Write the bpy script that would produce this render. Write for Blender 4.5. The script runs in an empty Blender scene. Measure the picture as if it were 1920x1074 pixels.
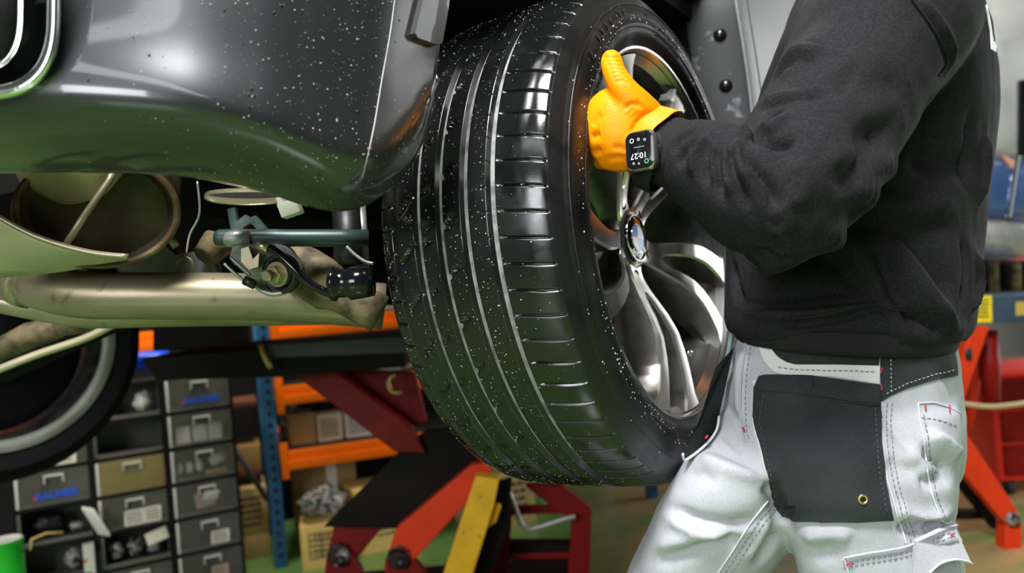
import bpy, bmesh, math, random
import numpy as np
from mathutils import Vector, Matrix
from mathutils.bvhtree import BVHTree
from mathutils.kdtree import KDTree
random.seed(7); rng = np.random.default_rng(7)
S = bpy.context.scene
COL = S.collection
# ------------------------------------------------------------------ camera
LENS, CAMH, ROLL = 28.0, 1.08, math.radians(4.5)
F = 1920 * LENS / 36.0
CL = np.array([0.0, 0.0, CAMH])
CR = np.array([math.cos(ROLL), 0, -math.sin(ROLL)])
CU = np.array([math.sin(ROLL), 0, math.cos(ROLL)])
CF = np.array([0.0, 1.0, 0.0])
cd = bpy.data.cameras.new('camera'); cam = bpy.data.objects.new('camera', cd); COL.objects.link(cam)
cd.lens = LENS; cd.sensor_width = 36; cd.clip_start = 0.02
cam.matrix_world = Matrix(((CR[0], CU[0], -CF[0], CL[0]), (CR[1], CU[1], -CF[1], CL[1]), (CR[2], CU[2], -CF[2], CL[2]), (0, 0, 0, 1)))
cd.dof.use_dof = True; cd.dof.focus_distance = 0.95; cd.dof.aperture_fstop = 3.6
S.camera = cam
# ------------------------------------------------------------------ world, lights, exposure
W = bpy.data.worlds.new('world'); S.world = W; W.use_nodes = True
W.node_tree.nodes['Background'].inputs[0].default_value = (0.75, 0.86, 1.0, 1)
W.node_tree.nodes['Background'].inputs[1].default_value = 1.0
S.view_settings.view_transform = 'Standard'; S.view_settings.look = 'None'
S.view_settings.exposure = 0.45; S.view_settings.gamma = 1.0; S.view_settings.use_curve_mapping = False
def area(name, loc, target, sx, sy, power, color=(1, 1, 1), along=None):
    l = bpy.data.lights.new(name, 'AREA'); l.shape = 'RECTANGLE'; l.size = sx; l.size_y = sy; l.energy = power; l.color = color
    o = bpy.data.objects.new(name, l); COL.objects.link(o); o.location = loc
    z = (Vector(loc) - Vector(target)).normalized()
    a = Vector(along) if along else (Vector((0, 0, 1)) if abs(z.z) < 0.95 else Vector((0, 1, 0)))
    y = (a - z * a.dot(z)).normalized(); x = y.cross(z)
    o.matrix_world = Matrix(((x.x, y.x, z.x, loc[0]), (x.y, y.y, z.y, loc[1]), (x.z, y.z, z.z, loc[2]), (0, 0, 0, 1)))
    return o
area('rooflight', (-0.25, -0.45, 3.9), (0.35, 1.0, 1.0), 1.1, 0.9, 165, (0.99, 0.99, 1.0), along=(1, 0, 0))
area('added_streak_light', (-0.6, -2.6, 4.2), (-0.6, -2.6, 0.0), 0.5, 5.0, 26, (0.98, 0.99, 1.0), along=(2.4, -1.4, 0))  # added light, there to draw a pale streak across the bumper
area('high_window_daylight', (-3.0, -4.9, 2.9), (0.0, 1.0, 1.2), 2.9, 2.5, 190, (0.97, 0.98, 1.0))
area('right_door_daylight', (5.4, 4.5, 1.9), (1.5, 3.5, 0.6), 4.4, 3.2, 130, (1.0, 0.99, 0.96))
area('added_shelf_fill', (-0.9, 2.75, 2.6), (-1.0, 3.3, 0.4), 0.3, 1.4, 42, (1.0, 0.90, 0.74))  # added fill that brightens the drawers and boxes, no fixture
area('back_ceiling_lamp', (0.9, 4.2, 4.1), (0.9, 4.0, 0.0), 0.4, 2.4, 150, (1.0, 0.97, 0.9))
# ------------------------------------------------------------------ helpers
def P(px, py, d):
    return CL + CF * d + CR * ((px - 960) / F * d) + CU * ((537 - py) / F * d)
def PP(lst): return np.array([P(*q) for q in lst])
def camvec(x, y, z): return CR * x + CU * y + CF * z
def nrm(v):
    v = np.asarray(v, float); return v / (np.linalg.norm(v) + 1e-12)
MATS = {}
def mat(name, col, rough=0.5, metal=0.0, noise=None, bump=None, coat=0.0, spec=0.5, coatr=0.03, trans=0.0, alpha=1.0, sheen=0.0, rnoise=None, emit=None, flake=None):
    if name in MATS: return MATS[name]
    m = bpy.data.materials.new(name); m.use_nodes = True; MATS[name] = m
    nt = m.node_tree; b = nt.nodes['Principled BSDF']; L = nt.links.new
    I = b.inputs
    I['Base Color'].default_value = (*col, 1); I['Roughness'].default_value = rough; I['Metallic'].default_value = metal
    I['Specular IOR Level'].default_value = spec
    if coat: I['Coat Weight'].default_value = coat; I['Coat Roughness'].default_value = coatr
    if trans: I['Transmission Weight'].default_value = trans
    if alpha < 1: I['Alpha'].default_value = alpha
    if sheen: I['Sheen Weight'].default_value = sheen
    if emit: I['Emission Color'].default_value = (*emit[0], 1); I['Emission Strength'].default_value = emit[1]
    tc = nt.nodes.new('ShaderNodeTexCoord')
    def tex(scale, detail=4, stretch=None, rough=0.55):
        n = nt.nodes.new('ShaderNodeTexNoise'); n.inputs['Scale'].default_value = scale; n.inputs['Detail'].default_value = detail; n.inputs['Roughness'].default_value = rough
        if stretch:
            mp = nt.nodes.new('ShaderNodeMapping'); mp.inputs['Scale'].default_value = stretch; L(tc.outputs['Object'], mp.inputs[0]); L(mp.outputs[0], n.inputs['Vector'])
        else: L(tc.outputs['Object'], n.inputs['Vector'])
        return n
    if noise:      # list of (scale, colour2, lo, hi[, stretch])
        prev = None
        for q in noise:
            sc, c2, lo, hi = q[:4]; st = q[4] if len(q) > 4 else None
            n = tex(sc, 5, st); r = nt.nodes.new('ShaderNodeMapRange'); r.inputs[1].default_value = lo; r.inputs[2].default_value = hi
            L(n.outputs['Fac'], r.inputs[0])
            mx = nt.nodes.new('ShaderNodeMix'); mx.data_type = 'RGBA'
            L(r.outputs[0], mx.inputs[0])
            if prev: L(prev, mx.inputs[6])
            else: mx.inputs[6].default_value = (*col, 1)
            mx.inputs[7].default_value = (*c2, 1); prev = mx.outputs[2]
        L(prev, I['Base Color'])
    if rnoise:     # (scale, rough2, lo, hi)
        n = tex(rnoise[0], 5); r = nt.nodes.new('ShaderNodeMapRange'); r.inputs[1].default_value = rnoise[2]; r.inputs[2].default_value = rnoise[3]
        r.inputs[3].default_value = rough; r.inputs[4].default_value = rnoise[1]
        L(n.outputs['Fac'], r.inputs[0]); L(r.outputs[0], I['Roughness'])
    if bump:       # (scale, strength, distance[, stretch])
        n = tex(bump[0], 6, bump[3] if len(bump) > 3 else None); bp = nt.nodes.new('ShaderNodeBump'); bp.inputs['Strength'].default_value = bump[1]; bp.inputs['Distance'].default_value = bump[2]
        L(n.outputs['Fac'], bp.inputs['Height']); L(bp.outputs[0], I['Normal'])
    return m
def world_of(o):
    return o.matrix_basis.copy() if o.parent is None else world_of(o.parent) @ o.matrix_parent_inverse @ o.matrix_basis
def link(name, me, parent=None):
    o = bpy.data.objects.new(name, me); COL.objects.link(o)
    if parent is not None: o.parent = parent; o.matrix_parent_inverse = world_of(parent).inverted()
    return o
def tag(o, label=None, cat=None, group=None, kind=None):
    if label: o['label'] = label
    if cat: o['category'] = cat
    if group: o['group'] = group
    if kind: o['kind'] = kind
    return o
def thing(name, loc, label, cat, group=None):
    o = bpy.data.objects.new(name, None); COL.objects.link(o); o.location = tuple(float(x) for x in loc); o.empty_display_size = 0.05
    return tag(o, label, cat, group)
def mk(name, V, Fc, m, parent=None, smooth=True, mi=None, label=None, angle=None):
    V = np.asarray(V, float)
    me = bpy.data.meshes.new(name); me.from_pydata([tuple(v) for v in V], [], [tuple(int(i) for i in f) for f in Fc]); 
    ms = m if isinstance(m, (list, tuple)) else [m]
    for q in ms: me.materials.append(q)
    if mi is not None: me.polygons.foreach_set('material_index', np.asarray(mi, np.int32))
    bm = bmesh.new(); bm.from_mesh(me); bmesh.ops.recalc_face_normals(bm, faces=bm.faces); bm.to_mesh(me); bm.free()
    if smooth:
        me.polygons.foreach_set('use_smooth', [True] * len(me.polygons))
        if angle: me.set_sharp_from_angle(angle=math.radians(angle))
    me.update()
    o = link(name, me, parent)
    if label: o['label'] = label
    return o
def grid_mesh(name, A, m, parent=None, closed_u=False, mi=None, smooth=True):
    """A[nu,nv,3] numpy grid -> quads, fast path"""
    nu, nv = A.shape[:2]
    idx = np.arange(nu * nv).reshape(nu, nv)
    I2 = np.vstack([idx, idx[:1]]) if closed_u else idx
    q = np.stack([I2[:-1, :-1], I2[1:, :-1], I2[1:, 1:], I2[:-1, 1:]], -1).reshape(-1, 4)
    me = bpy.data.meshes.new(name); me.vertices.add(nu * nv); me.vertices.foreach_set('co', A.reshape(-1).astype(np.float32))
    me.loops.add(q.size); me.loops.foreach_set('vertex_index', q.reshape(-1).astype(np.int32))
    me.polygons.add(len(q)); me.polygons.foreach_set('loop_start', np.arange(0, q.size, 4, dtype=np.int32))
    for x in (m if isinstance(m, (list, tuple)) else [m]): me.materials.append(x)
    if mi is not None: me.polygons.foreach_set('material_index', np.asarray(mi, np.int32).reshape(-1))
    if smooth: me.polygons.foreach_set('use_smooth', np.ones(len(q), bool))
    me.update(calc_edges=True); me.validate()
    return link(name, me, parent)
def frame_along(pts):
    pts = np.asarray(pts, float); n = len(pts)
    T = np.zeros_like(pts); T[1:-1] = pts[2:] - pts[:-2]; T[0] = pts[1] - pts[0]; T[-1] = pts[-1] - pts[-2]
    return np.array([nrm(t) for t in T])
def tube(pts, radii, seg=12, up=None, caps=True, power=2.0):
    pts = np.asarray(pts, float); n = len(pts); T = frame_along(pts)
    if np.isscalar(radii): radii = [radii] * n
    u = np.array(up if up is not None else ((0, 0, 1) if abs(T[0][2]) < 0.9 else (1, 0, 0)), float)
    V = []; ang = np.linspace(0, 2 * np.pi, seg, endpoint=False)
    for i in range(n):
        s = nrm(np.cross(T[i], u)); v = np.cross(s, T[i])
        if up is None: u = v
        r = radii[i]; ra, rb = (r if isinstance(r, (tuple, list)) else (r, r))     # ra along up axis, rb along side axis
        c, sn = np.cos(ang), np.sin(ang)
        c = np.sign(c) * np.abs(c) ** (2 / power); sn = np.sign(sn) * np.abs(sn) ** (2 / power)
        V.append(pts[i] + np.outer(c, v) * ra + np.outer(sn, s) * rb)
    return loft(V, caps)
def loft(rings, caps=True):
    n, seg = len(rings), len(rings[0]); V = np.concatenate(rings); Fc = []
    for i in range(n - 1):
        for j in range(seg):
            k = (j + 1) % seg
            Fc.append((i * seg + j, i * seg + k, (i + 1) * seg + k, (i + 1) * seg + j))
    if caps:
        Fc.append(tuple(range(seg))[::-1]); Fc.append(tuple((n - 1) * seg + j for j in range(seg)))
    return V, Fc
def join(*parts):
    V = []; Fc = []; o = 0
    for v, f in parts:
        V.append(np.asarray(v, float)); Fc += [tuple(i + o for i in q) for q in f]; o += len(v)
    return np.concatenate(V), Fc
def smooth_path(pts, n):
    pts = np.asarray(pts, float); m = len(pts); out = []
    for t in np.linspace(0, m - 1, n):
        i = min(int(t), m - 2); f = t - i
        p0, p1, p2, p3 = pts[max(i - 1, 0)], pts[i], pts[i + 1], pts[min(i + 2, m - 1)]
        out.append(0.5 * ((2 * p1) + (-p0 + p2) * f + (2 * p0 - 5 * p1 + 4 * p2 - p3) * f * f + (-p0 + 3 * p1 - 3 * p2 + p3) * f ** 3))
    return np.array(out)
def lathe(prof, seg, M, closed=False):
    """prof [(z,r)] around local z of 4x4 numpy M"""
    a = np.linspace(0, 2 * np.pi, seg, endpoint=False); rings = []
    for z, r in prof: rings.append(np.stack([r * np.cos(a), r * np.sin(a), np.full(seg, z)], -1) @ M[:3, :3].T + M[:3, 3])
    V, Fc = loft(rings, False)
    if closed:
        n = len(prof)
        for j in range(seg):
            k = (j + 1) % seg; Fc.append(((n - 1) * seg + j, (n - 1) * seg + k, k, j))
    return V, Fc
def axes(o, x, y, z):
    M = np.eye(4); M[:3, 0] = x; M[:3, 1] = y; M[:3, 2] = z; M[:3, 3] = o; return M
def boxv(c, ex, ey, ez, sx, sy, sz, bev=0.0):
    """box with chamfered edges; c centre"""
    ex, ey, ez = map(lambda q: np.asarray(q, float), (ex, ey, ez)); h = np.array([sx, sy, sz]) / 2
    bm = bmesh.new(); bmesh.ops.create_cube(bm, size=1)
    for v in bm.verts: v.co = Vector((v.co.x * sx, v.co.y * sy, v.co.z * sz))
    if bev: bmesh.ops.bevel(bm, geom=bm.edges[:], offset=bev, segments=2, affect='EDGES', profile=0.6)
    bm.verts.index_update(); V = np.array([v.co[:] for v in bm.verts]); Fc = [tuple(v.index for v in f.verts) for f in bm.faces]; bm.free()
    return V @ np.array([ex, ey, ez]) + np.asarray(c), Fc
EX, EY, EZ = np.eye(3)
def prism(poly, d):
    """extrude 3d polygon by vector d"""
    A = np.asarray(poly, float); n = len(A); V = np.concatenate([A, A + np.asarray(d)])
    return V, [tuple(range(n)), tuple(range(2 * n - 1, n - 1, -1))] + [(i, (i + 1) % n, n + (i + 1) % n, n + i) for i in range(n)]
def remesh(parts, voxel, smooth_it=6, name='tmp'):
    V, Fc = join(*parts)
    me = bpy.data.meshes.new(name); me.from_pydata([tuple(v) for v in V], [], Fc); 
    bm = bmesh.new(); bm.from_mesh(me)
    bmesh.ops.triangulate(bm, faces=[f for f in bm.faces if len(f.verts) > 4]); bmesh.ops.recalc_face_normals(bm, faces=bm.faces); bm.to_mesh(me); bm.free()
    o = bpy.data.objects.new(name, me); COL.objects.link(o)
    r = o.modifiers.new('r', 'REMESH'); r.mode = 'VOXEL'; r.voxel_size = voxel; r.adaptivity = 0
    s = o.modifiers.new('s', 'SMOOTH'); s.factor = 0.5; s.iterations = smooth_it
    dg = bpy.context.evaluated_depsgraph_get(); ev = o.evaluated_get(dg); m2 = bpy.data.meshes.new_from_object(ev)
    bpy.data.objects.remove(o); bpy.data.meshes.remove(me)
    return m2
def co_of(me):
    a = np.empty(len(me.vertices) * 3, np.float32); me.vertices.foreach_get('co', a); return a.reshape(-1, 3).astype(float)
def no_of(me):
    a = np.empty(len(me.vertices) * 3, np.float32); me.vertices.foreach_get('normal', a); return a.reshape(-1, 3).astype(float)
def set_co(me, V): me.vertices.foreach_set('co', V.astype(np.float32).reshape(-1)); me.update()
def bvh_of(me): return BVHTree.FromPolygons([v.co[:] for v in me.vertices], [p.vertices[:] for p in me.polygons])
def shoot(bvh, px, py):
    d = nrm(P(px, py, 1.0) - CL); h = bvh.ray_cast(Vector(CL), Vector(d))
    if h[0] is None: return None, None
    n = np.array(h[1]); n = n if n @ d < 0 else -n
    return np.array(h[0]), n
def dense(poly, step, closed=False):
    out = []; q = list(poly) + ([poly[0]] if closed else [])
    for a, b in zip(q[:-1], q[1:]):
        n = max(1, int(math.hypot(b[0] - a[0], b[1] - a[1]) / step))
        for i in range(n): out.append((a[0] + (b[0] - a[0]) * i / n, a[1] + (b[1] - a[1]) * i / n))
    if not closed: out.append(tuple(q[-1]))
    return out
def smooth2(poly, n): return [tuple(q) for q in smooth_path(np.array(poly, float), n)]
def inside(pt, poly):
    x, y = pt; c = False; j = len(poly) - 1
    for i in range(len(poly)):
        xi, yi = poly[i]; xj, yj = poly[j]
        if (yi > y) != (yj > y) and x < (xj - xi) * (y - yi) / (yj - yi) + xi: c = not c
        j = i
    return c
def panel(name, bvh, poly, m, parent, thick=0.002, step=9, lift=0.0008, edge=5, label=None, bulge=0.0):
    """a piece of cloth or trim lying on a surface: outline traced, its own thickness"""
    out = dense(poly, edge, True)
    pts = list(out); edges = [(i, (i + 1) % len(out)) for i in range(len(out))]
    xs = [p[0] for p in poly]; ys = [p[1] for p in poly]
    A = np.array(out)
    y = min(ys)
    while y < max(ys):
        x = min(xs)
        while x < max(xs):
            if inside((x, y), poly) and np.hypot(A[:, 0] - x, A[:, 1] - y).min() > edge * 0.8: pts.append((x, y))
            x += step
        y += step
    from mathutils.geometry import delaunay_2d_cdt
    v2, e2, f2, *_ = delaunay_2d_cdt([Vector(p) for p in pts], edges, [], 1, 1e-4)
    top = []; nor = []; last = None
    for v in v2:
        h, n = shoot(bvh, v.x, v.y)
        top.append(h); nor.append(n)
    ok = [i for i, h in enumerate(top) if h is not None]
    if not ok: return None
    K = KDTree(len(ok))
    for i in ok: K.insert(Vector((v2[i].x, v2[i].y, 0)), i)
    K.balance()
    for i, h in enumerate(top):
        if h is None:
            j = K.find(Vector((v2[i].x, v2[i].y, 0)))[1]; dd = (top[j] - CL) @ CF; top[i] = P(v2[i].x, v2[i].y, dd); nor[i] = nor[j]
    top = np.array(top); nor = np.array(nor)
    n = len(top); ed = np.array([[v.x, v.y] for v in v2])
    dist = np.array([np.hypot(A[:, 0] - q[0], A[:, 1] - q[1]).min() for q in ed])
    up = lift + thick + bulge * (1 - np.exp(-(dist / 25.0) ** 2))
    V = np.concatenate([top + nor * up[:, None], top + nor * (lift - 0.003)])
    Fc = [tuple(f) for f in f2]; cnt = {}
    for f in Fc:
        for a, b in zip(f, f[1:] + f[:1]): cnt[(a, b)] = 1
    B = [(a, b) for (a, b) in cnt if (b, a) not in cnt]
    Fc = Fc + [tuple(i + n for i in f[::-1]) for f in Fc] + [(a, n + a, n + b, b) for a, b in B]
    return mk(name, V, Fc, m, parent, True, label=label, angle=50)
def line3(bvh, poly, off=0.0, step=6):
    out = []
    for q in dense(poly, step):
        h, n = shoot(bvh, *q)
        if h is not None: out.append(h + n * off)
    return np.array(out)
def seam(name, bvh, poly, r, m, parent, off=0.0, step=5, label=None):
    L = line3(bvh, poly, off, step)
    if len(L) < 3: return None
    K = L.copy(); K[1:-1] = (L[:-2] + 2 * L[1:-1] + L[2:]) / 4
    return mk(name, *tube(K, r, 6), m, parent, label=label)
def stitches(name, bvh, poly, m, parent, r=0.0006, ln=6, gap=4, off=0.0008, wid=None):
    """a run of single stitches as one part"""
    parts = []; pts = dense(poly, 1.0); i = 0
    while i + ln < len(pts):
        a, na = shoot(bvh, *pts[i]); b, nb = shoot(bvh, *pts[i + ln])
        if a is not None and b is not None and np.linalg.norm(a - b) < 0.03: parts.append(tube([a + na * off, (a + b) / 2 + na * (off + 0.0004), b + nb * off], r, 5))
        i += ln + gap
    if parts: return tag(mk(name, *join(*parts), m, parent), kind='stuff')
def folds(me, bvh, strokes, falloff=1.0):
    """push cloth in or out along traced crease lines. stroke = (poly, width m, amplitude m)"""
    V = co_of(me); N = no_of(me); D = np.zeros(len(V))
    for poly, w, a in strokes:
        L = line3(bvh, smooth2(poly, max(8, 4 * len(poly))), 0, 5)
        if len(L) < 2: continue
        m = len(L); t = np.linspace(0, 1, m); taper = np.clip(np.minimum(t, 1 - t) * 5, 0.15, 1)
        lo, hi = L.min(0) - 3 * w, L.max(0) + 3 * w
        sel = np.where(((V > lo) & (V < hi)).all(1))[0]
        if not len(sel): continue
        d = np.linalg.norm(V[sel][:, None, :] - L[None], axis=2); j = d.argmin(1); dd = d[np.arange(len(sel)), j]
        D[sel] += a * taper[j] * np.exp(-(dd / w) ** 2)
    set_co(me, V + N * D[:, None])
def text_mesh(s, size, M, extrude=0.0003, align='CENTER', bold=0.0):
    cu = bpy.data.curves.new('txt', 'FONT'); cu.body = s; cu.size = size; cu.align_x = align; cu.align_y = 'CENTER'; cu.extrude = extrude; cu.offset = bold; cu.resolution_u = 3
    o = bpy.data.objects.new('txt', cu); COL.objects.link(o); dg = bpy.context.evaluated_depsgraph_get()
    me = bpy.data.meshes.new_from_object(o.evaluated_get(dg)); V = co_of(me) if len(me.vertices) else np.zeros((0, 3)); Fc = [tuple(p.vertices) for p in me.polygons]
    bpy.data.objects.remove(o); bpy.data.curves.remove(cu); bpy.data.meshes.remove(me)
    return V @ M[:3, :3].T + M[:3, 3], Fc
def specks(name, spots, m, parent, kind='stuff'):
    """little droplets: list of (point, normal, radius)"""
    parts = []
    for p, n, r in spots:
        a = nrm(np.cross(n, (0.3, 0.5, 0.8))); b = np.cross(n, a); k = 6; an = np.linspace(0, 2 * np.pi, k, endpoint=False) + random.random()
        s = 0.7 + 0.6 * random.random()
        r0 = p + (np.outer(np.cos(an), a) * s + np.outer(np.sin(an), b)) * r; r1 = p + n * r * 0.5 + (np.outer(np.cos(an), a) * s + np.outer(np.sin(an), b)) * r * 0.62
        V = np.concatenate([r0, r1, [p + n * r * 0.75]])
        parts.append((V, [(i, (i + 1) % k, k + (i + 1) % k, k + i) for i in range(k)] + [(k + i, k + (i + 1) % k, 2 * k) for i in range(k)]))
    return tag(mk(name, *join(*parts), m, parent), kind=kind)
# ================================================================== MATERIALS
m_rubber = mat('tyre_rubber', (0.006, 0.0065, 0.0065), 0.27, rnoise=(11, 0.11, 0.46, 0.54), bump=(900, 0.15, 0.0003), spec=0.7)
m_groove = mat('groove_sheen', (0.30, 0.30, 0.285), 0.5, noise=[(60, (0.12, 0.12, 0.115), 0.4, 0.65)])  # pale grey carries the light that the groove floors reflect
m_wall = mat('tyre_sidewall', (0.007, 0.007, 0.007), 0.42, rnoise=(14, 0.2, 0.5, 0.62), bump=(500, 0.3, 0.0004))
m_alu = mat('machined_aluminium', (0.64, 0.625, 0.58), 0.28, 1.0, bump=(300, 0.05, 0.0003), rnoise=(30, 0.36, 0.4, 0.7))
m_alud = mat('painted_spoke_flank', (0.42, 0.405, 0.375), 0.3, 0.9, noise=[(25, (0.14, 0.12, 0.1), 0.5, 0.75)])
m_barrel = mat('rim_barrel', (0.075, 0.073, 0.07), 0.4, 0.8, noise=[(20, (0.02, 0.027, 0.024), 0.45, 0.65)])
m_black = mat('black_plastic', (0.008, 0.008, 0.008), 0.45)
m_blackgloss = mat('gloss_black', (0.006, 0.006, 0.007), 0.12)
m_white = mat('white_enamel', (0.85, 0.86, 0.87), 0.25)
m_blue = mat('blue_enamel', (0.02, 0.22, 0.62), 0.25)
m_chrome = mat('chrome', (0.85, 0.86, 0.88), 0.07, 1.0)
m_paint = mat('graphite_car_paint', (0.062, 0.066, 0.07), 0.34, 0.75, coat=1.0, coatr=0.07, noise=[(2.5, (0.045, 0.048, 0.05), 0.3, 0.7)], bump=(700, 0.03, 0.0002))
m_drop = mat('dried_splash', (0.42, 0.43, 0.38), 0.3)
m_dirt = mat('dark_grime', (0.03, 0.028, 0.025), 0.5)
m_liner = mat('wheel_arch_felt', (0.005, 0.005, 0.005), 0.9, spec=0.15, bump=(300, 0.6, 0.001), noise=[(220, (0.05, 0.045, 0.042), 0.62, 0.72)])
m_under = mat('underbody_black', (0.004, 0.004, 0.004), 0.9, spec=0.15)
m_galv = mat('dusty_steel', (0.36, 0.31, 0.21), 0.38, 0.5, noise=[(7, (0.25, 0.215, 0.13), 0.35, 0.65), (40, (0.12, 0.10, 0.06), 0.6, 0.75)], bump=(120, 0.15, 0.0008))
m_galvl = mat('pale_heat_shield', (0.56, 0.50, 0.36), 0.45, 0.3, noise=[(5, (0.42, 0.37, 0.22), 0.35, 0.7)])
m_rust = mat('brown_muffler_steel', (0.055, 0.045, 0.022), 0.5, 0.5, noise=[(14, (0.022, 0.015, 0.007), 0.4, 0.7)])
m_rustrim = mat('rusty_rim', (0.11, 0.06, 0.03), 0.5, 0.4, noise=[(20, (0.22, 0.17, 0.09), 0.5, 0.7)])
m_cast = mat('cast_aluminium', (0.33, 0.34, 0.32), 0.42, 0.6, bump=(180, 0.4, 0.001), noise=[(30, (0.18, 0.18, 0.16), 0.45, 0.7)])
m_tanc = mat('grimy_casting', (0.19, 0.145, 0.075), 0.65, 0.2, bump=(150, 0.6, 0.002), noise=[(30, (0.05, 0.036, 0.016), 0.4, 0.65)])
m_teal = mat('dark_teal_tube', (0.035, 0.06, 0.055), 0.4, 0.3, noise=[(12, (0.14, 0.18, 0.16), 0.6, 0.75)])
m_bolt = mat('zinc_bolt', (0.50, 0.43, 0.27), 0.3, 0.85)
m_conn = mat('ivory_connector', (0.55, 0.55, 0.45), 0.45)
m_sweat = mat('black_sweatshirt_jersey', (0.012, 0.0117, 0.0127), 0.9, bump=(1400, 0.35, 0.0006), noise=[(260, (0.026, 0.025, 0.027), 0.45, 0.7, (1, 1, 3))], spec=0.15)
m_rib = mat('ribbed_knit', (0.018, 0.017, 0.0185), 0.9, bump=(500, 0.4, 0.0008), spec=0.15)
m_glove = mat('orange_nitrile_glove', (1.0, 0.23, 0.0), 0.4, bump=(480, 0.5, 0.0009), noise=[(8, (1.0, 0.31, 0.0), 0.35, 0.65)], spec=0.25)
m_jean = mat('pale_grey_work_denim', (0.525, 0.53, 0.565), 0.9, spec=0.2, noise=[(6, (0.44, 0.45, 0.49), 0.35, 0.7), (420, (0.36, 0.39, 0.43), 0.5, 0.8)], bump=(1000, 0.4, 0.0006))
m_cream = mat('off_white_fabric', (0.72, 0.72, 0.70), 0.85, bump=(1000, 0.3, 0.0005))
m_blkf = mat('washed_black_canvas', (0.022, 0.027, 0.028), 0.9, noise=[(9, (0.036, 0.043, 0.044), 0.35, 0.65), (420, (0.042, 0.05, 0.051), 0.5, 0.8), (3.5, (0.018, 0.022, 0.023), 0.5, 0.66)], spec=0.2, bump=(1100, 0.45, 0.0007))
m_stl = mat('pale_thread', (0.62, 0.66, 0.7), 0.8)
m_std = mat('dark_thread', (0.22, 0.24, 0.27), 0.8)
m_red = mat('red_bartack', (0.55, 0.02, 0.05), 0.7)
m_brass = mat('brass_eyelet', (0.72, 0.55, 0.25), 0.3, 0.9)
m_skin = mat('skin', (0.55, 0.33, 0.24), 0.55)
m_hair = mat('dark_hair', (0.03, 0.02, 0.014), 0.6)
# ================================================================== ROOM
def floor_mat():
    """glossy epoxy: green bay, worn ochre aisle further in on the right"""
    m = mat('epoxy_floor', (0.12, 0.27, 0.075), 0.2, noise=[(1.3, (0.20, 0.31, 0.085), 0.42, 0.62), (5, (0.09, 0.20, 0.06), 0.55, 0.8)])
    nt = m.node_tree; L = nt.links.new; b = nt.nodes['Principled BSDF']; src = b.inputs['Base Color'].links[0].from_socket
    tc = nt.nodes.new('ShaderNodeTexCoord'); sx = nt.nodes.new('ShaderNodeSeparateXYZ'); L(tc.outputs['Object'], sx.inputs[0])
    n = nt.nodes.new('ShaderNodeTexNoise'); n.inputs['Scale'].default_value = 2.2; n.inputs['Detail'].default_value = 5; L(tc.outputs['Object'], n.inputs['Vector'])
    def mr(sock, a, c):
        r = nt.nodes.new('ShaderNodeMapRange'); r.inputs[1].default_value = a; r.inputs[2].default_value = c; L(sock, r.inputs[0]); return r.outputs[0]
    def mul(a, c):
        q = nt.nodes.new('ShaderNodeMath'); q.operation = 'MULTIPLY'; L(a, q.inputs[0]); L(c, q.inputs[1]); return q.outputs[0]
    f = mul(mul(mr(sx.outputs[0], 0.15, 0.45), mr(sx.outputs[1], 1.9, 2.6)), mr(n.outputs['Fac'], 0.36, 0.5))
    mx = nt.nodes.new('ShaderNodeMix'); mx.data_type = 'RGBA'; L(f, mx.inputs[0]); L(src, mx.inputs[6]); mx.inputs[7].default_value = (0.42, 0.31, 0.14, 1); L(mx.outputs[2], b.inputs['Base Color'])
    return m
st = lambda o: tag(o, kind='structure')
m_conc = mat('grey_wall_paint', (0.20, 0.20, 0.19), 0.8, noise=[(1.2, (0.14, 0.14, 0.13), 0.4, 0.7)])
m_ceil = mat('ceiling_panels', (0.16, 0.16, 0.16), 0.8)
X0, X1, Y0, Y1, H = -4.6, 5.6, -5.0, 8.0, 4.4
st(mk('floor', *boxv((0.5, 1.5, -0.05), EX, EY, EZ, X1 - X0, Y1 - Y0, 0.1), floor_mat(), smooth=False))
st(mk('ceiling', *boxv((0.5, 1.5, H + 0.05), EX, EY, EZ, X1 - X0, Y1 - Y0, 0.1), m_ceil, smooth=False))
st(mk('wall_back', *boxv((0.5, Y1 + 0.05, H / 2), EX, EY, EZ, X1 - X0 + 0.2, 0.1, H), m_conc, smooth=False))
st(mk('wall_left', *boxv((X0 - 0.05, 1.5, H / 2), EX, EY, EZ, 0.1, Y1 - Y0, H), m_conc, smooth=False))
for nm, a, b, z0, z1 in (('wall_right', Y0, 2.2, 0, H), ('wall_right', 6.9, Y1, 0, H), ('wall_right', 2.2, 6.9, 3.6, H)):
    st(mk(nm, *boxv((X1 + 0.05, (a + b) / 2, (z0 + z1) / 2), EX, EY, EZ, 0.1, b - a, z1 - z0), m_conc, smooth=False))
for nm, a, b, z0, z1 in (('wall_front', X0, -4.5, 0, H), ('wall_front', -1.5, X1, 0, H), ('wall_front', -4.5, -1.5, 4.2, H), ('wall_front', -4.5, -1.5, 0, 1.55)):
    st(mk(nm, *boxv(((a + b) / 2, Y0 - 0.05, (z0 + z1) / 2), EX, EY, EZ, b - a, 0.1, z1 - z0), m_conc, smooth=False))
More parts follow.
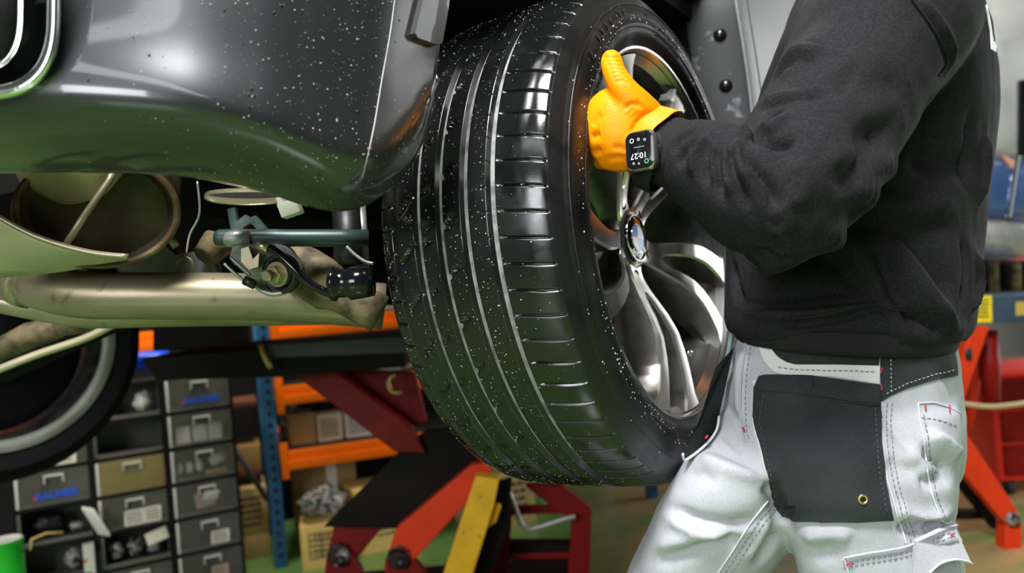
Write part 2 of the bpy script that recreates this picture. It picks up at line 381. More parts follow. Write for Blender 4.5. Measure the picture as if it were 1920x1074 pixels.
# ================================================================== WHEEL
WC = P(1258.11, 435.87, 1.15024)
WN = camvec(0.84196067, 0.11192526, -0.52780201); WN = nrm(WN)
WT = nrm(np.cross(CU, WN)); WU = np.cross(WN, WT)
WM = axes(WC, WT, WU, WN)
def wloc(r, a, z): return WC + WT * (r * math.cos(a)) + WU * (r * math.sin(a)) + WN * z
ZC = -0.125
def tyre(parent):
    NP = 76; base = np.array([0, 0.10, 0.2, 0.30, 0.38, 0.44, 0.455, 0.5, 0.545, 0.56, 0.62, 0.70, 0.8, 0.9]); 
    us = (np.arange(NP)[:, None] + base[None]).reshape(-1) / NP; nu = len(us)
    HW = 0.119
    gro = [(-0.092, 0.0032), (-0.055, 0.0050), (-0.021, 0.0050), (0.015, 0.0050), (0.052, 0.0053)]    # z from centre, half width
    vs = set(np.round(np.linspace(-HW, HW, 61), 4))
    for g, w in gro:
        for s in (-1, 1):
            for k in (-0.0006, 0.0006): vs.add(round(g + s * w + s * k, 5))
    zs = np.array(sorted(vs)); wn = zs / HW
    r0 = 0.3575 - 0.003 * wn ** 2 - 0.009 * np.abs(wn) ** 7
    A = np.zeros((nu, len(zs), 3)); dep = np.zeros((nu, len(zs))); MI = np.zeros((nu, len(zs)), int)
    U = us[:, None]; Z = zs[None]
    shear = np.where(Z > 0.052, (Z - 0.052) * 0.16, np.where(Z < -0.092, (Z + 0.092) * 0.1, 0)) / 2.24
    ph = (U * NP) % 1.0
    sip = np.abs(ph - 0.5) < 0.047
    right = (Z > 0.0605) & (Z < 0.1185) ; left = (Z < -0.0975)
    dep = np.where(sip & right, 0.0042, dep); dep = np.where(sip & left, 0.0035, dep)
    dep = np.where((np.abs(ph - 0.5) < 0.03) & (Z > 0.036) & (Z < 0.05), 0.0025, dep)
    # slanted slits on the middle ribs
    k = NP / 2
    for lo, hi, sl, off in ((-0.088, -0.061, 7.0, 0.0), (-0.049, -0.036, 6.0, 0.3), (-0.017, -0.002, 6.0, 0.6)):
        pp = ((U * k) + (Z - lo) * sl * 2.2 + off) % 1.0
        dep = np.where((np.abs(pp - 0.5) < 0.045) & (Z > lo) & (Z < hi), 0.0045, dep)
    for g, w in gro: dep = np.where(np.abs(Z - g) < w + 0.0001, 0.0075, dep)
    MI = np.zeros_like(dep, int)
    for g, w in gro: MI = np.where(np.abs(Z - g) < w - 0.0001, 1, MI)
    R = r0[None] - dep
    ang = 2 * np.pi * (U + shear)
    tread = np.stack([R * np.cos(ang), R * np.sin(ang), np.broadcast_to(Z + ZC, R.shape)], -1)
    # sidewalls (angular columns continue)
    so = [(0.1205, 0.3435), (0.125, 0.336), (0.1285, 0.330), (0.1290, 0.3285), (0.1310, 0.3275), (0.136, 0.316), (0.1385, 0.304), (0.138, 0.296), (0.1385, 0.2955), (0.138, 0.294), (0.137, 0.285), (0.1345, 0.2765), (0.1325, 0.2755), (0.130, 0.274), (0.127, 0.266), (0.118, 0.258)]
    a0 = (2 * np.pi * (us + shear[0, -1]))
    def side(pr, sgn, sh):
        a = 2 * np.pi * (us + sh)
        return np.stack([np.stack([r * np.cos(a), r * np.sin(a), np.full(nu, ZC + sgn * z)], -1) for z, r in pr], 1)
    RO = side(so, 1, shear[0, -1]); LI = side(so[::-1], -1, shear[0, 0])
    # the lateral sipes run over the shoulder edge
    full = np.concatenate([LI, tread, RO], 1)
    mi = np.concatenate([np.full((nu, LI.shape[1]), 2), MI, np.full((nu, RO.shape[1]), 2)], 1)
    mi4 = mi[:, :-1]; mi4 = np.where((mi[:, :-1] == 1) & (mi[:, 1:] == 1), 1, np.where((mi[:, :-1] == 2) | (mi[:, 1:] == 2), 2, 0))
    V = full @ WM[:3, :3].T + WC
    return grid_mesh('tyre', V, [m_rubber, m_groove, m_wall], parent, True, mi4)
wheel = thing('wheel_and_tyre', WC - EZ * 0.36, 'large car wheel with wet black tyre and silver double-spoke alloy rim, held in gloved hand', 'wheel')
ty = tyre(wheel); ty['label'] = 'wet black low-profile tyre'
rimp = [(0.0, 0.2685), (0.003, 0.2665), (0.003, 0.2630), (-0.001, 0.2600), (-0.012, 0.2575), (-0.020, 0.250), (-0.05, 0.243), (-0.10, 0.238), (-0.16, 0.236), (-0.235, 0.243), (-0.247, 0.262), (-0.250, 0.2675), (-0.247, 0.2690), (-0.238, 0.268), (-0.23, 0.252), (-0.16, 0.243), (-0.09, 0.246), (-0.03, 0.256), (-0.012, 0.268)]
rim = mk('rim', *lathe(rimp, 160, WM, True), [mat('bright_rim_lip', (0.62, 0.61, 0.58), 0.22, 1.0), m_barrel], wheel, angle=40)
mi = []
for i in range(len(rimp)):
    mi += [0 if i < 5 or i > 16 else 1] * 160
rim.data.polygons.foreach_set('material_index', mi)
GROUPS = [math.radians(191.5 + 72 * k) for k in range(5)]
def spoke_group(ga, parent):
    rs = np.concatenate([np.linspace(0.030, 0.08, 10), np.linspace(0.084, 0.2575, 30)])
    def interp(r, tab): return np.interp(r, [t[0] for t in tab], [t[1] for t in tab])
    OUT = [(0.03, 36), (0.042, 34), (0.050, 25), (0.060, 19.5), (0.078, 17), (0.14, 16.5), (0.20, 16.2), (0.24, 16.6), (0.258, 19)]
    INN = [(0.03, 0), (0.080, 0), (0.084, 2.2), (0.092, 4.2), (0.11, 5.8), (0.14, 6.8), (0.20, 7.8), (0.24, 7.8), (0.258, 6.5)]
    SWEEP = [(0.03, 2), (0.06, 2.5), (0.10, 5.0), (0.14, 6.2), (0.18, 5.4), (0.22, 2.8), (0.258, 0)]
    zf = lambda r: interp(r, [(0.03, -0.060), (0.05, -0.0585), (0.065, -0.054), (0.09, -0.043), (0.12, -0.029), (0.15, -0.019), (0.20, -0.011), (0.24, -0.0065), (0.258, -0.005)])
    th = lambda r: interp(r, [(0.03, 0.03), (0.065, 0.036), (0.09, 0.046), (0.14, 0.064), (0.20, 0.066), (0.235, 0.05), (0.258, 0.03)])
    objs = []
    Vs = []; Fs = []; MIs = []; off = 0
    for sgn in (1, -1):
        secs = []
        for r in rs:
            ai, ao = math.radians(interp(r, INN)), math.radians(interp(r, OUT)); z = zf(r); t = th(r)
            bow = 0.0; tw = math.radians(interp(r, SWEEP))
            b = min(0.0028 / r, (ao - ai) * 0.2)
            bi = b if r > 0.081 else 0.0
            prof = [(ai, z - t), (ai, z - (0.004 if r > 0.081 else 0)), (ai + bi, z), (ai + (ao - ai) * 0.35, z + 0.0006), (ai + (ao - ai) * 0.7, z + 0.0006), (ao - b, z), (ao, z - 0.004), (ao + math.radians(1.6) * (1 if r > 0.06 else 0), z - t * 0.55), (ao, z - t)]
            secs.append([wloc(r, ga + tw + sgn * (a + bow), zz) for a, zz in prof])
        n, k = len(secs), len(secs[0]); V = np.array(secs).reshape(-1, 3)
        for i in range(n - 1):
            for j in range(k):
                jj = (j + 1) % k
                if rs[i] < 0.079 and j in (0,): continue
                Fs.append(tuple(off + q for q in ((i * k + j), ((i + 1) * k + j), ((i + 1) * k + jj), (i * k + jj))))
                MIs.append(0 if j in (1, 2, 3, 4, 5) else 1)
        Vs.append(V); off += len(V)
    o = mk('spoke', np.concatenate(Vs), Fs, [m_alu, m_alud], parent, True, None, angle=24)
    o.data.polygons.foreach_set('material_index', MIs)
    # sunken web that closes the pocket between the two arms
    rows = []
    for r in np.linspace(0.079, 0.256, 16):
        f = (r - 0.079) / 0.177; z = zf(r) - 0.012 - 0.034 * math.sin(min(1, f * 1.15) * math.pi * 0.62)
        tw = math.radians(interp(r, SWEEP))
        hw = math.radians(interp(r, INN) + 4)
        rows.append([wloc(r, ga + tw + s * hw, z - 0.004 * (abs(s) < 0.5) * f) for s in (-1, -0.5, 0, 0.5, 1)])
    A = np.array(rows); B = A - WN * 0.012
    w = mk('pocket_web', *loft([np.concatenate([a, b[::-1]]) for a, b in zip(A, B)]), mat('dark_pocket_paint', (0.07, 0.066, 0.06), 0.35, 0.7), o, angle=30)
    return o
for g in GROUPS: spoke_group(g, wheel)
hub = mk('hub', *lathe([(-0.10, 0.028), (-0.10, 0.05), (-0.075, 0.052), (-0.062, 0.047), (-0.0585, 0.0445), (-0.0565, 0.0385), (-0.058, 0.036), (-0.062, 0.0355), (-0.064, 0.0)], 64, WM), m_alu, wheel, angle=40)
for g in GROUPS:
    c = wloc(0.0555, g, -0.0575); M = axes(c, WT, WU, WN)
    mk('bolt_hole', *lathe([(-0.004, 0.0), (-0.003, 0.0058), (0.0006, 0.0062), (0.0012, 0.0072), (0.0002, 0.0080), (-0.006, 0.0085)], 24, M), [m_black], wheel)
cap = mk('centre_cap', *lathe([(-0.066, 0.0355), (-0.0555, 0.0352), (-0.0535, 0.0335), (-0.0525, 0.028), (-0.052, 0.0)], 64, WM), m_blackgloss, wheel, angle=40, label='black and blue-white roundel centre cap')
mk('ring', *lathe([(-0.0527, 0.0335), (-0.0519, 0.034), (-0.0525, 0.0352), (-0.0545, 0.0355)], 64, WM), m_chrome, cap)
mk('ring', *lathe([(-0.0526, 0.0209), (-0.0514, 0.0207), (-0.0514, 0.0202), (-0.0522, 0.0200)], 64, WM), m_chrome, cap)
for q in range(4):
    a = np.linspace(0, math.pi / 2, 14) + math.radians(87) + q * math.pi / 2
    pl = [wloc(0.0, 0, -0.0512)] + [wloc(0.0202, t, -0.0514) for t in a]
    mk('roundel_quarter', *prism(pl, -WN * 0.001), m_white if q % 2 else m_blue, cap, False)
for ch, an in (('B', -40), ('M', -85), ('W', -130)):
    an = math.radians(an); c = wloc(0.0268, an, -0.0519); y = nrm(c - wloc(0, 0, -0.0519)); x = np.cross(y, WN)
    mk('letter', *text_mesh(ch, 0.0115, axes(c, x, y, WN), 0.0002, bold=0.0003), m_white, cap, False)
vp = wloc(0.215, math.radians(298), -0.035)
val = mk('valve_stem', *tube([wloc(0.236, math.radians(298), -0.042), vp, wloc(0.200, math.radians(298), -0.026)], [0.0045, 0.004, 0.0042], 12), m_blackgloss, wheel)
mk('valve_cap', *tube([vp, wloc(0.199, math.radians(298), -0.0255)], 0.0052, 10), m_chrome, val)
# moulded lettering on the sidewall
let = []
def arc_text(s, r, a0, size, step, z=0.0137 + 0.0002):
    a = a0
    for ch in s:
        if ch != ' ':
            c = wloc(r, math.radians(a), z); y = nrm(WT * math.cos(math.radians(a)) + WU * math.sin(math.radians(a))); x = np.cross(y, WN)
            let.append(text_mesh(ch, size, axes(c, x, y, WN), 0.0006))
        a -= step
arc_text('M1 DE1 18P 85', 0.2835, 165, 0.012, 2.3, 0.0112)
arc_text('8 IIII 38', 0.309, 140, 0.016, 3.4, 0.0133)
for row in range(4):                                              # small print block near the top of the sidewall
    a = 92
    while a > 74:
        l = random.uniform(0.6, 2.2); p, q = wloc(0.300 - row * 0.0042, math.radians(a), 0.0134), wloc(0.300 - row * 0.0042, math.radians(a - l), 0.0134)
        let.append(tube([p, (p + q) / 2, q], 0.0008, 5)); a -= l + 0.5
tag(mk('sidewall_lettering', *join(*let), m_wall, ty), kind='stuff')
for r, z in ((0.2905, 0.0134), (0.3225, 0.0092)):
    mk('sidewall_rib', *lathe([(z - 0.001, r - 0.0012), (z + 0.0006, r - 0.0006), (z + 0.0006, r + 0.0006), (z - 0.001, r + 0.0012)], 200, WM), m_wall, ty)
# splashes dried on tread and sidewall
sp = []
for i in range(2600):
    z = random.uniform(-0.118, 0.112); a = math.pi + random.uniform(-1.3, 1.35); w = z / 0.119
    r = 0.3575 - 0.003 * w * w - 0.009 * abs(w) ** 7
    nn = WT * math.cos(a) + WU * math.sin(a)
    if min(abs(z - g) for g in (-0.092, -0.055, -0.021, 0.015, 0.052)) < 0.006: continue
    if z > 0.06 and random.random() < 0.75: continue
    sp.append((wloc(r, a, z + ZC), nn, random.choice((0.00025, 0.0003, 0.0004, 0.0005, 0.0006, 0.0009))))
specks('splash_specks', sp, m_drop, ty)
m_water = mat('water_bead', (0.6, 0.62, 0.62), 0.05, 0.0, spec=0.8)
sp = []
for i in range(420):
    a = random.uniform(0.8, 5.2); r = random.uniform(0.278, 0.325); z = np.interp(r, [0.2755, 0.285, 0.304, 0.3275], [0.0075, 0.012, 0.0135, 0.006])
    sp.append((wloc(r, a, z), WN, random.choice((0.0008, 0.001, 0.0014))))
specks('water_drops', sp, m_water, ty)
# ================================================================== CAR
car = thing('car', P(300, 537, 1.6) * np.array([1, 1, 0]), 'dark graphite grey car raised on the lift, rear corner with bumper and exhaust', 'car')
BOT = [(-1150, 400), (-750, 360), (-420, 335), (-250, 326), (0, 320), (150, 318), (330, 325), (480, 352), (570, 380), (625, 391), (668, 386), (710, 366), (752, 327), (785, 275), (806, 205)]
TOP = [(-1150, -200), (-750, -250), (-420, -260), (-250, -260), (0, -260), (150, -260), (330, -260), (480, -260), (580, -260), (650, -260), (715, -260), (760, -260), (800, -260), (835, -260), (862, -260)]
D0 = [1.05, 0.88, 0.76, 0.715, 0.668, 0.655, 0.660, 0.682, 0.704, 0.722, 0.740, 0.765, 0.795, 0.822, 0.846]
CRL = [0.20, 0.20, 0.20, 0.20, 0.20, 0.20, 0.19, 0.17, 0.15, 0.12, 0.10, 0.08, 0.06, 0.04, 0.02]

def cat(tab, k):
    tab = np.asarray(tab, float); n = len(tab); i = int(min(max(math.floor(k), 0), n - 2)); f = k - i
    p0, p1, p2, p3 = tab[max(i - 1, 0)], tab[i], tab[i + 1], tab[min(i + 2, n - 1)]
    return 0.5 * ((2 * p1) + (-p0 + p2) * f + (2 * p0 - 5 * p1 + 4 * p2 - p3) * f * f + (-p0 + 3 * p1 - 3 * p2 + p3) * f ** 3)
def bump_at(k, v):
    b = cat(BOT, k); t = cat(TOP, k); d = cat(D0, k); c = cat(CRL, k)
    px, py = t + (b - t) * v
    vk = np.interp(k - 2, [0, 3, 6, 9, 12], [0.70, 0.72, 0.78, 0.84, 0.86])
    w = max(0.0, (v - vk) / (1 - vk))
    dep = d + 0.055 * (1 - v) + 0.55 * c * (w ** 2.2) - 0.006 * math.exp(-((v - vk) / 0.12) ** 2)
    return P(px, py, dep)
NK, NV = 176, 96
ks = np.linspace(0, 14, NK); vv = np.concatenate([np.linspace(0, 0.55, 30), np.linspace(0.56, 1, NV - 30)])
G = np.array([[bump_at(k, v) for v in vv] for k in ks])
def px_of(p):
    q = p - CL; d = q @ CF; return np.array([960 + F * (q @ CR) / d, 537 - F * (q @ CU) / d])
idx = np.arange(NK * NV).reshape(NK, NV)
tipc, tipa, tipb = (-52.0, 8.0), 150.0, 164.0
Fc = []
for i in range(NK - 1):
    for j in range(NV - 1):
        c = px_of((G[i, j] + G[i + 1, j + 1]) / 2)
        if (abs(c[0] - tipc[0]) / tipa) ** 3 + (abs(c[1] - tipc[1]) / tipb) ** 3 < 1.17: continue
        Fc.append((idx[i, j], idx[i + 1, j], idx[i + 1, j + 1], idx[i, j + 1]))
bumper = mk('rear_bumper', G.reshape(-1, 3), Fc, m_paint, car, label='graphite grey glossy rear bumper speckled with dirt')
so = bumper.modifiers.new('thickness', 'SOLIDIFY'); so.thickness = 0.006; so.offset = 0
bb = BVHTree.FromPolygons([tuple(v) for v in G.reshape(-1, 3)], Fc)
allF = [(idx[i, j], idx[i + 1, j], idx[i + 1, j + 1], idx[i, j + 1]) for i in range(NK - 1) for j in range(NV - 1)]
bball = BVHTree.FromPolygons([tuple(v) for v in G.reshape(-1, 3)], allF)
# crease: a fine raised edge where the corner film starts
film = smooth2([(741, -40), (728, 60), (712, 150), (697, 240), (676, 330)], 30)
seam('film_edge', bb, film, 0.0007, mat('film_edge', (0.5, 0.5, 0.5), 0.4), bumper, 0.003)
m_film = mat('scuffed_film', (0.065, 0.066, 0.064), 0.4, 0.5, coat=0.7, coatr=0.15, noise=[(160, (0.20, 0.20, 0.18), 0.64, 0.8), (9, (0.045, 0.046, 0.045), 0.4, 0.7)])
panel('corner_film', bb, film + [(700, 330), (745, 318), (782, 262), (801, 190), (812, 96), (826, -40)], m_film, bumper, 0.0003, 22, 0.0034, 10, label='scuffed protective film on the bumper corner')
panel('corner_trim', bb, [(786, -60), (779, 0), (763, 66), (768, 75), (806, 88), (813, 84), (824, 20), (835, -60)], mat('satin_trim', (0.05, 0.05, 0.05), 0.3, 0.2, coat=0.4), car, 0.008, 14, 0.003, 6, label='satin black moulding at the wheel arch')
# exhaust finisher
def rr(cx, cy, a, b, n=72, p=3.0):
    t = np.linspace(0, 2 * np.pi, n, endpoint=False); c, s = np.cos(t), np.sin(t)
    return [(cx + a * np.sign(x) * abs(x) ** (2 / p), cy + b * np.sign(y) * abs(y) ** (2 / p)) for x, y in zip(c, s)]
tip = []
dd0 = 0.668
def tipring(a, b, d, cx=0, cy=0): return np.array([P(x, y, d + 0.00009 * (x - 50) * -0.6) for x, y in rr(tipc[0] + cx, tipc[1] + cy, a, b)])
fin = mk('exhaust_finisher', *loft([tipring(tipa + 2, tipb + 2, dd0 + 0.012), tipring(tipa + 15, tipb + 16, dd0 + 0.004), tipring(tipa + 15, tipb + 17, dd0 - 0.006), tipring(tipa + 8, tipb + 9, dd0 - 0.011), tipring(tipa - 2, tipb - 2, dd0 - 0.011), tipring(tipa - 9, tipb - 9, dd0 - 0.006), tipring(tipa - 11, tipb - 11, dd0 + 0.01), tipring(tipa - 12, tipb - 12, dd0 + 0.06)], False), m_chrome, car, label='chrome exhaust tailpipe finisher')
mk('inner_sleeve', *loft([tipring(tipa - 12, tipb - 12, dd0 + 0.06), tipring(tipa - 40, tipb - 40, dd0 + 0.10), tipring(tipa - 60, tipb - 30, dd0 + 0.25)], True), m_blackgloss, fin)
mk('inner_pipe', *loft([tipring(92, 118, dd0 + 0.015, -8), tipring(98, 124, dd0 + 0.012, -8), tipring(104, 130, dd0 + 0.016, -8), tipring(104, 130, dd0 + 0.09, -8), tipring(90, 116, dd0 + 0.12, -8)], False), m_chrome, fin)
mk('pipe_mouth', *loft([tipring(92, 118, dd0 + 0.016, -8), tipring(86, 112, dd0 + 0.14, -8)], True), m_black, fin)
# dirt on the paint
sp = []; dk = []
for i in range(900):
    x = 820 - abs(random.gauss(0, 1)) * 240; y = random.uniform(-20, 385)
    if random.random() < 0.35: x = random.uniform(100, 800)
    h, n = shoot(bb, x, y)
    if h is None or (h - CL) @ CF > 1.2: continue
    if x < 400 and random.random() < 0.5: continue
    (dk if random.random() < 0.16 else sp).append((h + n * 0.0034, n, random.choice((0.00025, 0.0003, 0.0004, 0.0005, 0.0008))))
specks('splash_specks', sp, m_drop, bumper); specks('grime_specks', [(a, b, c * 1.8) for a, b, c in dk], m_dirt, bumper)
# wheel arch, fender
HC = WC - WN * 0.10 + camvec(-0.02, 0.05, 0.03)           # hub position on the car
HM = axes(HC, WT, WU, WN)
def hl(r, a, z): a = math.radians(a); return HC + WT * (r * math.cos(a)) + WU * (r * math.sin(a)) + WN * z
rows = []
for a in np.linspace(-20, 100, 50):
    ro = np.interp(a, [-20, -15, 22, 40, 47, 60, 75, 100], [0.385, 0.39, 0.41, 0.475, 0.525, 0.60, 0.58, 0.53])
    rows.append([hl(r, a, z) for z, r in ((0.075, ro), (0.03, ro + 0.006), (-0.10, ro + 0.01), (-0.2, ro + 0.008), (-0.28, ro), (-0.31, ro - 0.05), (-0.32, ro - 0.10))])
A = np.array(rows); grid_mesh('wheel_arch_liner', A, m_liner, car)
# rear quarter panel round the arch: edge traced where it stands 1.5 m away
edge = smooth_path(PP([(1352, -190, 1.50), (1372, -60, 1.50), (1384, 20, 1.49), (1397, 100, 1.485), (1408, 180, 1.48), (1414, 250, 1.475), (1416, 330, 1.47), (1412, 420, 1.47), (1400, 500, 1.47)]), 40)
CFW = nrm(np.cross(EZ, WN)) * -1
CFW = CFW if CFW[1] > 0 else -CFW                          # towards the car's nose
m_fender = mat('lit_fender_paint', (0.14, 0.144, 0.148), 0.55, 0.2, coat=0.2, coatr=0.3, noise=[(160, (0.085, 0.085, 0.085), 0.6, 0.72), (4, (0.12, 0.123, 0.127), 0.4, 0.7)])  # graphite paint made paler for the white light it reflects
rows = []
for p in edge:
    rows.append([p - WN * 0.035 + CFW * 0.0, p - WN * 0.004, p, p + CFW * 0.006 + WN * 0.003, p + CFW * 0.035 + WN * 0.008, p + CFW * 0.20 + WN * 0.012, p + CFW * 0.5 + WN * 0.016, p + CFW * 0.9 + WN * 0.01, p + CFW * 1.5])
fen = grid_mesh('rear_quarter_panel', np.array(rows), m_fender, car); fen['label'] = 'dusty graphite quarter panel with painted-in white light beside the wheel arch'
rows = []
for i, p in enumerate(edge):
    w = 0.075 if i > 4 else 0.07
    rows.append([p - WN * 0.003, p - WN * 0.012 - CFW * 0.004, p - WN * (0.012 + w) - CFW * 0.02, p - WN * (0.02 + w) - CFW * 0.02])
lip = grid_mesh('arch_lip', np.array(rows), mat('arch_lip_dark', (0.014, 0.015, 0.015), 0.45, 0.2, noise=[(14, (0.10, 0.105, 0.11), 0.58, 0.62)], spec=0.3), car)
mk('panel_gap', *tube(np.array([p + CFW * 0.045 + WN * 0.0085 for p in edge]), 0.0016, 6), m_black, fen)
lipb = bvh_of(lip.data)
for q in ((1350, 66), (1361, 161), (1335, -30)):
    h, n = shoot(lipb, *q)
    if h is None: h, n = P(*q, 1.5), -CF
    a = nrm(np.cross(n, EZ)); M = axes(h, a, np.cross(n, a), n)
    mk('rivet', *lathe([(0, 0.0125), (0.003, 0.0122), (0.007, 0.009), (0.009, 0.004), (0.0093, 0.0)], 20, M), m_blackgloss, lip)
# underbody
def bx(name, c, e, sz, m, parent, bev=0.004, label=None):
    return mk(name, *boxv(c, e[0], e[1], e[2], *sz, bev), m, parent, angle=40, label=label)
AX = nrm(WN * np.array([1, 1, 0])); FW = nrm(np.array([-AX[1], AX[0], 0])); FW = FW if FW[1] > 0 else -FW   # car axes, level
CE = (AX, FW, EZ)
uc = np.array([-0.62, 1.95, 0])
bx('floor_pan', uc + FW * 0.25 + EZ * (CAMH + 0.30), CE, (1.5, 1.2, 0.03), m_under, car)
bx('rear_bulkhead', np.array([-0.62, 1.95, 0]) + FW * 0.55 + EZ * (CAMH + 0.14), CE, (1.7, 0.04, 0.34), m_under, car)
bx('spare_well', np.array([-0.75, 1.95, 0]) + EZ * (CAMH + 0.23), CE, (0.8, 0.6, 0.12), m_under, car, 0.03)
# the rest of the body above the frame keeps the light off the underside
la, lf = float(HC @ AX) + 0.11, float(HC @ FW)
def carpt(a, f, z): return AX * a + FW * f + EZ * z
secs = []
for f, z1, ins in ((lf - 0.42, 1.75, 0.14), (lf - 0.36, 1.98, 0.06), (lf - 0.1, 2.04, 0.03), (lf + 0.6, 2.06, 0.0), (lf + 1.2, 2.06, 0.0), (lf + 2.2, 2.04, 0.0), (lf + 3.2, 2.0, 0.02)):
    secs.append(np.array([carpt(la - ins - 0.02, f, 1.60), carpt(la - ins, f, 1.66), carpt(la - ins - 0.01, f, z1 - 0.12), carpt(la - ins - 0.08, f, z1 - 0.02), carpt(la - ins - 0.3, f, z1), carpt(la - 1.46 + ins, f, z1), carpt(la - 1.68 + ins, f, z1 - 0.02), carpt(la - 1.75 + ins, f, z1 - 0.12), carpt(la - 1.76 + ins, f, 1.66), carpt(la - 1.74 + ins, f, 1.60)]))
mk('body_shell', *loft(secs), m_paint, car, angle=50)
bx('underfloor', carpt(la - 0.88, lf + 1.3, 1.575), CE, (1.66, 3.3, 0.03), m_under, car)
# tail silencer
def disc_frame(px, py, d, n):
    n = nrm(n); a = nrm(np.cross(EZ, n)); return axes(P(px, py, d), a, np.cross(n, a), n)
sm = disc_frame(185, 398, 1.02, camvec(0.35, -0.30, -0.9))
sc = np.diag([1.12, 0.86, 1, 1]); sm2 = sm @ sc
sil = mk('silencer', *lathe([(-0.26, 0.0), (-0.26, 0.07), (-0.22, 0.085), (-0.02, 0.085), (-0.004, 0.082), (-0.004, 0.078), (-0.010, 0.072), (-0.010, 0.03), (-0.009, 0.0)], 56, sm2), m_rust, car, angle=40, label='brown steel exhaust silencer end')
mk('rolled_rim', *lathe([(-0.012, 0.0865), (0.001, 0.0875), (0.004, 0.083), (0.001, 0.079), (-0.010, 0.078)], 56, sm2), m_rustrim, sil)
mk('hanger_rod', *tube(PP([(212, 322, 0.985), (205, 338, 0.98), (160, 402, 0.965), (124, 458, 0.955)]), 0.0042, 10), m_galv, car)
mk('end_pot', *lathe([(0.0, 0.0), (0.004, 0.03), (0.0, 0.05), (-0.018, 0.064), (-0.05, 0.068), (-0.12, 0.066)], 40, disc_frame(104, 338, 0.98, camvec(-0.1, -0.75, -0.65)) @ np.diag([1.0, 0.8, 1, 1])), m_galvl, car, label='pale tailpipe chamber')
# lower heat shield: curved sheet
rows = []
for px, top, bot in ((-160, 340, 500), (-60, 372, 516), (0, 408, 517), (60, 440, 512), (120, 461, 505), (180, 475, 494), (240, 481, 484)):
    rows.append([P(px, top + (bot - top) * f, 0.93 + 0.05 * (f - 0.3) ** 2 + 0.10 * f) for f in np.linspace(0, 1, 9)])
hs = grid_mesh('heat_shield', np.array(rows), m_galvl, car); hs['label'] = 'pale curved heat shield'
m_ = hs.modifiers.new('t', 'SOLIDIFY'); m_.thickness = 0.003
mk('shield_edge', *tube(smooth_path(PP([(-160, 340, 0.933), (-60, 372, 0.933), (0, 408, 0.933), (60, 440, 0.933), (120, 461, 0.933), (180, 475, 0.933), (240, 481, 0.933)]), 24), 0.0035, 8), m_galv, hs)
# exhaust pipes
mk('exhaust_pipe', *tube(smooth_path(PP([(-140, 480, 1.30), (-30, 512, 1.22), (50, 530, 1.16), (110, 545, 1.13), (180, 554, 1.12), (300, 555, 1.12), (450, 556, 1.13), (580, 562, 1.14), (720, 574, 1.16)]), 44), [0.026] * 8 + [0.0335] * 36, 24), m_galv, car, label='long dusty exhaust pipe')
mk('exhaust_pipe', *tube(smooth_path(PP([(-140, 560, 1.20), (-20, 562, 1.19), (60, 576, 1.19), (160, 592, 1.19), (300, 590, 1.2), (460, 588, 1.2), (640, 586, 1.22)]), 30), 0.0185, 18), m_galv, car)
for px in (0, 66):
    mk('pipe_clamp', *tube(PP([(40 + px, 528 + px * 0.2, 1.155), (58 + px, 533 + px * 0.2, 1.15)]), 0.036, 20), m_galv, car)
for a, b, r, d in (((0, 655), (110, 612), 0.022, 1.5), ((110, 612), (215, 598), 0.02, 1.5), ((-60, 690), (0, 655), 0.024, 1.5)):
    mk('control_arm', *tube(PP([(*a, d), ((a[0] + b[0]) / 2, (a[1] + b[1]) / 2 - 4, d), (*b, d)]), [r, r * 1.15, r], 12), m_tanc, car)
mk('track_rod', *tube(smooth_path(PP([(-60, 716, 1.42), (60, 668, 1.42), (160, 634, 1.42), (220, 604, 1.42)]), 16), 0.007, 10), m_galvl, car)
bx('suspension_beam', P(90, 640, 1.62), (nrm(P(200, 600, 1.6) - P(0, 690, 1.6)), FW, EZ), (0.30, 0.10, 0.06), m_under, car, 0.01)
# cast lower arm with bolt
am = lambda q, d: [P(x, y, d) for x, y in q]
arm = mk('cast_arm', *prism(am(smooth2([(436, 462), (432, 486), (452, 506), (470, 524), (486, 540), (504, 549), (528, 548), (546, 536), (555, 516), (552, 494), (540, 478), (528, 462), (505, 455), (470, 458), (436, 462)], 40)[:-1], 1.02), camvec(0.004, 0, 0.03)), m_cast, car, label='grey cast suspension arm')
mk('arm_rim', *tube(smooth_path(PP([(478, 534, 1.016), (494, 546, 1.016), (514, 551, 1.016), (535, 546, 1.016), (550, 532, 1.016), (556, 512, 1.016), (551, 492, 1.016)]), 24), 0.0035, 8), m_cast, arm)
bf = disc_frame(522, 514, 1.012, camvec(-0.35, -0.1, -0.93))
mk('bush', *lathe([(-0.012, 0.026), (0.0, 0.0255), (0.001, 0.021), (-0.004, 0.020), (-0.004, 0.0)], 28, bf), m_black, arm)
b = mk('bolt', *lathe([(-0.004, 0.0165), (0.003, 0.016), (0.003, 0.0135), (0.003, 0.0)], 24, bf), m_bolt, arm, angle=30)
mk('bolt_head', *lathe([(0.003, 0.0125), (0.012, 0.0125), (0.0135, 0.011), (0.0135, 0.0075)], 6, bf), m_bolt, b, False)
mk('bolt_thread', *lathe([(0.0135, 0.0075), (0.024, 0.0072), (0.0255, 0.006), (0.0255, 0.0)], 16, bf), m_bolt, b, angle=30)
mk('bracket', *prism(am([(452, 466), (466, 462), (474, 486), (486, 474), (484, 500), (466, 506), (452, 490)], 1.005), camvec(0, 0, 0.012)), m_galv, arm, angle=30)
